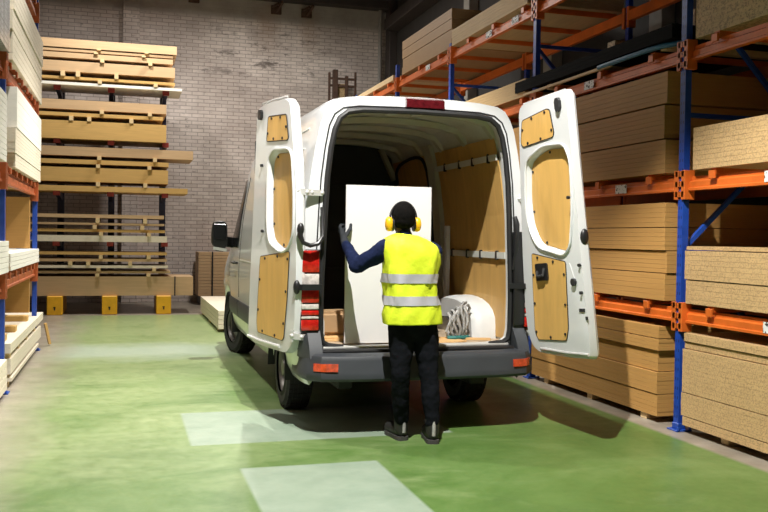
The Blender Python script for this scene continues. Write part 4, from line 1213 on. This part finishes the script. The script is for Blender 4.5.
# ================================================================ PERSON
def round_cone(bm, p0, r0, p1, r1, n=18):
    p0 = Vector(p0); p1 = Vector(p1)
    sphere(bm, p0, r0, n); sphere(bm, p1, r1, n)
    if (p1-p0).length > 1e-4: cyl(bm, p0, p1, r0*.995, r1*.995, n)
def blob_mesh(name, cones=(), balls=(), voxel=.01, smooth_it=6, disp=0.0, dscale=.12):
    bm = B()
    for c in cones: round_cone(bm, *c)
    for b in balls:
        c, r = b[0], b[1]; rot = b[2] if len(b) > 2 else None
        sphere(bm, c, r, 24, rot)
    me = bpy.data.meshes.new(name); bm.to_mesh(me); bm.free()
    tmp = bpy.data.objects.new('tmp', me); COL.objects.link(tmp)
    m = tmp.modifiers.new('r', 'REMESH'); m.mode = 'VOXEL'; m.voxel_size = voxel; m.use_smooth_shade = True
    s = tmp.modifiers.new('s', 'SMOOTH'); s.factor = .5; s.iterations = smooth_it
    if disp:
        tx = bpy.data.textures.new(name+'_folds', 'CLOUDS'); tx.noise_scale = dscale; tx.noise_depth = 2
        d = tmp.modifiers.new('d', 'DISPLACE'); d.texture = tx; d.strength = disp; d.texture_coords = 'GLOBAL'; d.mid_level = .5
    dg = bpy.context.evaluated_depsgraph_get()
    out = bpy.data.meshes.new_from_object(tmp.evaluated_get(dg))
    bpy.data.objects.remove(tmp); bpy.data.meshes.remove(me)
    for p in out.polygons: p.use_smooth = True
    return out
PLOC = Vector((2.05, 6.12, 0))
person = None
def pobj(name, me, mat, parent, label=None):
    me.transform(Matrix.Translation(-PLOC)); me.materials.clear(); me.materials.append(mat)
    o = bpy.data.objects.new(name, me); COL.objects.link(o)
    if parent: o.parent = parent
    LOC[o.name] = PLOC
    if label: o['label'] = label
    return o

HC = Vector((1.959, 6.14, 1.632))   # head centre
LS, LE, LWr = (1.845, 6.14, 1.42), (1.655, 6.30, 1.285), (1.628, 6.565, 1.455)
RS, RE, RWr = (2.19, 6.14, 1.395), (2.235, 6.36, 1.17), (2.30, 6.60, 1.17)
LH, LK, LA = (1.945, 6.12, .86), (1.948, 6.10, .50), (1.985, 6.19, .10)
RH, RK, RA = (2.125, 6.12, .86), (2.155, 6.08, .49), (2.175, 6.04, .10)
body = blob_mesh('person', cones=[
    ((2.035, 6.13, .95), .11, (2.02, 6.13, 1.2), .10), ((2.02, 6.13, 1.2), .10, (1.995, 6.13, 1.38), .11),
    ((1.995, 6.13, 1.40), .09, LS, .045), ((1.995, 6.13, 1.40), .09, RS, .045),
    ((1.975, 6.125, 1.42), .055, (1.96, 6.135, 1.60), .05),
    (LS, .045, LE, .035), (LE, .035, LWr, .026), (RS, .045, RE, .035), (RE, .035, RWr, .026),
    ((2.035, 6.13, .93), .10, LH, .075), ((2.035, 6.13, .93), .10, RH, .075),
    (LH, .075, LK, .045), (LK, .045, LA, .035), (RH, .075, RK, .045), (RK, .045, RA, .035),
    (LA, .035, (1.97, 6.30, .06), .03), (RA, .035, (2.19, 6.15, .06), .03)],
    balls=[(HC + Vector((0, -.005, .015)), (.074, .094, .098)), (HC + Vector((0, .03, -.05)), (.058, .062, .062)), (HC + Vector((0, .085, -.10)), (.03, .03, .025)),
           (HC + Vector((-.076, .0, -.015)), (.013, .022, .032)), (HC + Vector((.076, .0, -.015)), (.013, .022, .032)),
           (HC + Vector((0, .102, -.03)), (.016, .022, .026)), (HC + Vector((0, .09, .015)), (.05, .018, .012)), (HC + Vector((0, .088, -.065)), (.028, .016, .012))],
    voxel=.0085, smooth_it=3)
person = pobj('person', body, M['skin'], None)
person.location = PLOC
tag(person, 'worker in yellow hi-vis vest and ear defenders steadying the white panel, seen from behind', 'person')
# eyes
for s in (-1, 1):
    bm = B(); sphere(bm, HC + Vector((s*.03, .088, -.005)), .011, 10); obj('eye', bm, M['eyewhite'], person, smooth=True)
# hair
me = blob_mesh('hair', balls=[(HC + Vector((0, -.012, .025)), (.087, .103, .104)), (HC + Vector((0, -.045, -.012)), (.074, .064, .064))], voxel=.008, smooth_it=3, disp=.006, dscale=.02)
for v in me.vertices:   # cut the hairline back from the face
    p = v.co - HC
    if p.y > .045 and p.z < .045: v.co.y = HC.y + .045 + (p.y-.045)*.05
pobj('hair', me, M['hair'], person)
# ear defenders
band_parent = None
cups = []
for s in (-1, 1):
    bm = B()
    c = HC + Vector((s*.088, -.005, -.035))
    rings = []
    for d, k in ((0, .85), (.008, 1), (.028, 1), (.040, .85), (.046, .5)):
        rings.append([c + Vector((s*d, math.cos(2*PI*i/24)*.038*k, math.sin(2*PI*i/24)*.053*k)) for i in range(24)])
    loft(bm, rings)
    cup = obj('ear_cup', bm, M['muff'], person, smooth=True, angle=60, label='yellow ear cup')
    bm = B(); c = HC + Vector((s*.079, -.005, -.035))
    rings = [[c + Vector((s*d, math.cos(2*PI*i/20)*.038, math.sin(2*PI*i/20)*.052)) for i in range(20)] for d in (-.004, .010)]
    loft(bm, rings); obj('ear_cushion', bm, M['rubber'], cup, smooth=True, angle=40)
bm = B()
rings = []
for i in range(17):
    a = PI*i/16
    p = HC + Vector((math.cos(a)*.103, -.005, -.01 + math.sin(a)*.141))
    nx = Vector((math.cos(a), 0, math.sin(a)))
    rings.append([p + Vector((0, w, 0)) + nx*h for w, h in ((-.014, -.004), (.014, -.004), (.014, .004), (-.014, .004))])
loft(bm, rings); obj('head_band', bm, M['blackplastic'], person, smooth=True, angle=40)
# sweater
me = blob_mesh('sweater', cones=[
    ((2.04, 6.12, .95), .13, (2.02, 6.12, 1.30), .125), ((2.005, 6.12, 1.36), .11, (1.86, 6.13, 1.40), .075), ((2.005, 6.12, 1.36), .11, (2.18, 6.13, 1.375), .075),
    (LS, .075, LE, .058), (LE, .058, (1.634, 6.52, 1.43), .040), (RS, .075, RE, .055), (RE, .055, (2.29, 6.56, 1.17), .04),
    ((1.985, 6.12, 1.44), .075, (1.968, 6.122, 1.525), .056)], voxel=.010, smooth_it=4, disp=.022, dscale=.07)
pobj('sweater', me, M['sweater'], person)
# vest : lofted shell
def vest_ring(z, cx, cy, rx, ry, n=48, tilt=-.10, e=2.6):
    out = []
    for i in range(n):
        a = 2*PI*i/n; c, s = math.cos(a), math.sin(a)
        x = rx*math.copysign(abs(c)**(2/e), c); y = ry*math.copysign(abs(s)**(2/e), s)
        k = max(0, (z-1.3)/.2)
        fold = .007*math.sin(5*a+z*11) + .006*math.sin(9*a-z*21) + .004*math.sin(14*a+z*37) + (.006*math.sin(3*a+2) if z < 1.15 else 0)
        f = 1 + fold/max(rx, .1)
        out.append(Vector((cx + x*f, cy + y*f, z + tilt*x*k)))
    return out
VS = [(.872, 2.033, 6.115, .222, .165), (.88, 2.033, 6.115, .226, .165), (.94, 2.032, 6.115, .222, .163), (1.0, 2.032, 6.115, .215, .158), (1.06, 2.030, 6.115, .208, .153), (1.12, 2.028, 6.115, .206, .150),
      (1.18, 2.026, 6.115, .208, .150), (1.25, 2.026, 6.115, .212, .152), (1.32, 2.026, 6.118, .218, .154), (1.38, 2.025, 6.12, .222, .152), (1.42, 2.022, 6.12, .219, .146),
      (1.455, 2.015, 6.122, .205, .134), (1.48, 2.005, 6.124, .175, .115), (1.50, 1.995, 6.125, .135, .098), (1.515, 1.985, 6.125, .098, .084), (1.523, 1.98, 6.125, .078, .074)]
VS = [(z, cx-(.014 if 1.0 < z < 1.3 else .009)*(z < 1.5), cy, rx-(.010 if z < 1.46 else .004), ry-.004) for z, cx, cy, rx, ry in VS]
def interp_vs(z):
    for a, b in zip(VS, VS[1:]):
        if a[0] <= z <= b[0]:
            f = (z-a[0])/(b[0]-a[0]); return [a[i]+(b[i]-a[i])*f for i in range(5)]
bm = B(); loft(bm, [vest_ring(*v) for v in VS], cap0=False, cap1=False)
vest = obj('vest', bm, M['vest'], person, smooth=True, angle=60)
so = vest.modifiers.new('thick', 'SOLIDIFY'); so.thickness = .006; so.offset = -1
for z0, z1 in ((1.172, 1.238), (1.012, 1.078)):
    bm = B(); rr = []
    for k in range(5):
        v = interp_vs(z0+(z1-z0)*k/4); v[3] += .0055; v[4] += .0055; rr.append(vest_ring(*v))
    loft(bm, rr, cap0=False, cap1=False)
    obj('reflective_band', bm, M['silver'], vest, smooth=True, angle=60)
# trousers
me = blob_mesh('trousers', cones=[
    ((2.035, 6.125, .93), .14, (2.035, 6.125, .87), .135), ((1.96, 6.125, .88), .105, (1.95, 6.11, .78), .10), ((2.115, 6.125, .88), .105, (2.135, 6.11, .78), .10),
    ((1.95, 6.11, .78), .098, (1.945, 6.10, .50), .072), ((1.945, 6.10, .50), .072, (1.962, 6.15, .32), .066), ((1.962, 6.15, .32), .066, (1.985, 6.19, .155), .056),
    ((2.135, 6.11, .78), .098, (2.158, 6.08, .49), .072), ((2.158, 6.08, .49), .072, (2.167, 6.06, .32), .066), ((2.167, 6.06, .32), .066, (2.175, 6.045, .155), .054)],
    voxel=.009, smooth_it=3, disp=.018, dscale=.07)
pobj('trousers', me, M['jeans'], person)
# boots
def boot(ank, heel, toe, nm):
    ank = Vector(ank); heel = Vector(heel); toe = Vector(toe); d = (toe-heel).normalized(); sd = Vector((d.y, -d.x, 0))
    L_ = (toe-heel).length
    me = blob_mesh('boot', cones=[((heel.x+d.x*.05, heel.y+d.y*.05, .075), .05, (ank.x, ank.y, .165), .056), ((heel.x+d.x*.045, heel.y+d.y*.045, .06), .043, (heel.x+d.x*.15, heel.y+d.y*.15, .062), .046),
        ((heel.x+d.x*.15, heel.y+d.y*.15, .062), .045, (heel.x+d.x*(L_-.05), heel.y+d.y*(L_-.05), .056), .046)], voxel=.007, smooth_it=3)
    b = pobj(nm, me, M['boot'], person)
    out = []
    for t_, w in ((0.0, .024), (.012, .042), (.05, .050), (.10, .046), (.16, .044), (.21, .050), (.25, .044), (.275, .030), (.287, .012)):
        out.append((t_, w))
    lp = [(t_, w) for t_, w in out] + [(t_, -w) for t_, w in out[::-1]]
    bm = B(); loft(bm, [[heel + d*t_*L_/.29 + sd*w + Vector((0, 0, z)) for t_, w in lp] for z in (0.0, .03)])
    obj('boot_sole', bm, M['sole'], b)
    bm = B(); p = heel + d*.006; tube(bm, [p + Vector((0, 0, .06)), p + Vector((0, 0, .13)), p + d*.004 + Vector((0, 0, .165))], .014, 8); obj('pull_tab', bm, M['strap'], b, smooth=True, label='grey heel tab')
boot((1.987, 6.20, .16), (1.995, 6.15, 0), (1.955, 6.445, 0), 'boot')
boot((2.175, 6.05, .16), (2.172, 5.995, 0), (2.215, 6.29, 0), 'boot')
# gloved hands
def hand(wr, palm, fingers, nm):
    cones = [(wr, .033, palm[0], .030)] + [(palm[0], .028, q, .021) for q in palm[1]]
    fingers = [[(p, r_*1.15) for p, r_ in f] for f in fingers]
    for f in fingers:
        for (a, ra), (b, rb) in zip(f, f[1:]): cones.append((a, ra, b, rb))
    me = blob_mesh(nm, cones=cones, voxel=.0035, smooth_it=2)
    return pobj(nm, me, M['glove'], person)
# left hand: palm against the panel's left edge, fingers wrapped behind, thumb up the front
px0 = 1.675
hand((1.628, 6.555, 1.45), ((1.632, 6.60, 1.485), [(1.628, 6.655, 1.54), (1.632, 6.665, 1.517), (1.638, 6.665, 1.494), (1.644, 6.66, 1.472)]),
     [[((1.628, 6.655, 1.54), .0125), ((1.622, 6.70, 1.572), .0115), ((1.640, 6.745, 1.590), .0105), ((1.668, 6.762, 1.592), .0095)],
      [((1.632, 6.665, 1.517), .0125), ((1.622, 6.712, 1.545), .0115), ((1.642, 6.760, 1.560), .0105), ((1.680, 6.764, 1.562), .0095)],
      [((1.638, 6.665, 1.494), .012), ((1.628, 6.712, 1.517), .011), ((1.645, 6.758, 1.530), .010), ((1.682, 6.764, 1.530), .009)],
      [((1.644, 6.66, 1.472), .011), ((1.636, 6.705, 1.489), .010), ((1.648, 6.750, 1.498), .009), ((1.675, 6.762, 1.498), .008)],
      [((1.645, 6.61, 1.50), .015), ((1.675, 6.655, 1.532), .0135), ((1.700, 6.685, 1.562), .012), ((1.710, 6.704, 1.594), .0105)]], 'glove')
hand((2.305, 6.595, 1.17), ((2.335, 6.64, 1.18), [(2.398, 6.68, 1.215), (2.402, 6.685, 1.193), (2.402, 6.685, 1.171), (2.396, 6.68, 1.150)]),
     [[((2.398, 6.68, z), .012), ((2.410, 6.72, z+.004), .011), ((2.406, 6.756, z+.006), .010), ((2.378, 6.764, z+.006), .009)] for z in (1.215, 1.193, 1.171, 1.150)] +
     [[((2.335, 6.655, 1.195), .015), ((2.345, 6.69, 1.225), .0135), ((2.352, 6.705, 1.255), .012), ((2.355, 6.71, 1.275), .0105)]], 'glove')

# ================================================================ LAMPS
def lamp(x, y, z, power, size, color=(1, .93, .82), kind='SPOT', angle=104, blend=.35, label=''):
    t = thing('high_bay_or_fill_lamp', label, 'lamp', (x, y, z))  # one housing for the inferred lamps and the added fill lamps
    bm = B(); n = 32
    rings = [[Vector((x+math.cos(2*PI*i/n)*r, y+math.sin(2*PI*i/n)*r, z+h)) for i in range(n)] for r, h in ((.06, .42), (.10, .36), (.13, .30), (.24, .10), (.26, .04))]
    loft(bm, rings, cap0=True, cap1=False); obj('shade', bm, M['metal'], t, smooth=True)
    bm = B(); cyl(bm, (x, y, z+.40), (x, y, 6.98), .012, n=8); obj('suspension_rod', bm, M['steel_dark'], t)
    if kind == 'SPOT':
        d = bpy.data.lights.new('lamp_bulb', 'SPOT'); d.spot_size = math.radians(angle); d.spot_blend = blend; d.shadow_soft_size = size
    else:
        d = bpy.data.lights.new('lamp_bulb', 'AREA'); d.shape = 'DISK'; d.size = size
    d.energy = power; d.color = color
    o = bpy.data.objects.new('lamp_bulb', d); COL.objects.link(o); o.parent = t; o.location = (0, 0, -.02)
    return t
lamp(1.0, 3.75, 6.0, 3000, .04, color=(1, .965, .91), angle=97, blend=.25, label='high bay lamp hanging over the aisle behind the van')
lamp(1.75, 11.0, 6.0, 1800, .06, color=(1, .96, .89), angle=103, blend=.5, label='high bay lamp hanging over the van cab')
lamp(-.3, 8.4, 6.2, 900, .08, color=(1, .96, .89), angle=100, blend=.6, label='added fill lamp by the left rack')  # added, unseen: brightens the van's left side
lamp(-.2, 15.4, 6.5, 200, .5, kind='AREA', color=(1, .95, .88), label='high bay lamp hanging in front of the timber rack')
lamp(2.2, 16.4, 6.5, 250, .5, kind='AREA', color=(1, .95, .88), label='added fill lamp near the brick wall beyond the van')  # added, unseen: lifts the lower brick wall right of the timber rack
lamp(-.3, -2.5, 6.2, 25, .5, kind='AREA', label='added fill lamp behind the camera')  # added, unseen: weak soft fill from behind the camera

w = bpy.data.worlds.new('World'); SC.world = w; w.use_nodes = True
w.node_tree.nodes['Background'].inputs[0].default_value = (.5, .5, .5, 1); w.node_tree.nodes['Background'].inputs[1].default_value = .05

# ================================================================ CAMERA
yaw, pit, rol = .28785883, .02132931, .01435495
cy, sy = math.cos(yaw), math.sin(yaw)
fw = Vector((sy, cy, 0)); rt = Vector((cy, -sy, 0)); up = Vector((0, 0, 1))
f2 = fw*math.cos(pit) - up*math.sin(pit); u2 = up*math.cos(pit) + fw*math.sin(pit)
r3 = rt*math.cos(rol) + u2*math.sin(rol); u3 = u2*math.cos(rol) - rt*math.sin(rol)
cd = bpy.data.cameras.new('camera'); cd.sensor_width = 36; cd.lens = 880/768*36; cd.clip_start = .05; cd.clip_end = 100
co = bpy.data.objects.new('camera', cd); COL.objects.link(co)
mt = Matrix((r3, u3, -f2)).transposed().to_4x4(); mt.translation = Vector((0, 0, 1.5)); co.matrix_world = mt
SC.camera = co
SC.view_settings.view_transform = 'Standard'; SC.view_settings.look = 'None'; SC.view_settings.gamma = 1
SC.view_settings.use_curve_mapping = False
SC.view_settings.exposure = -0.12
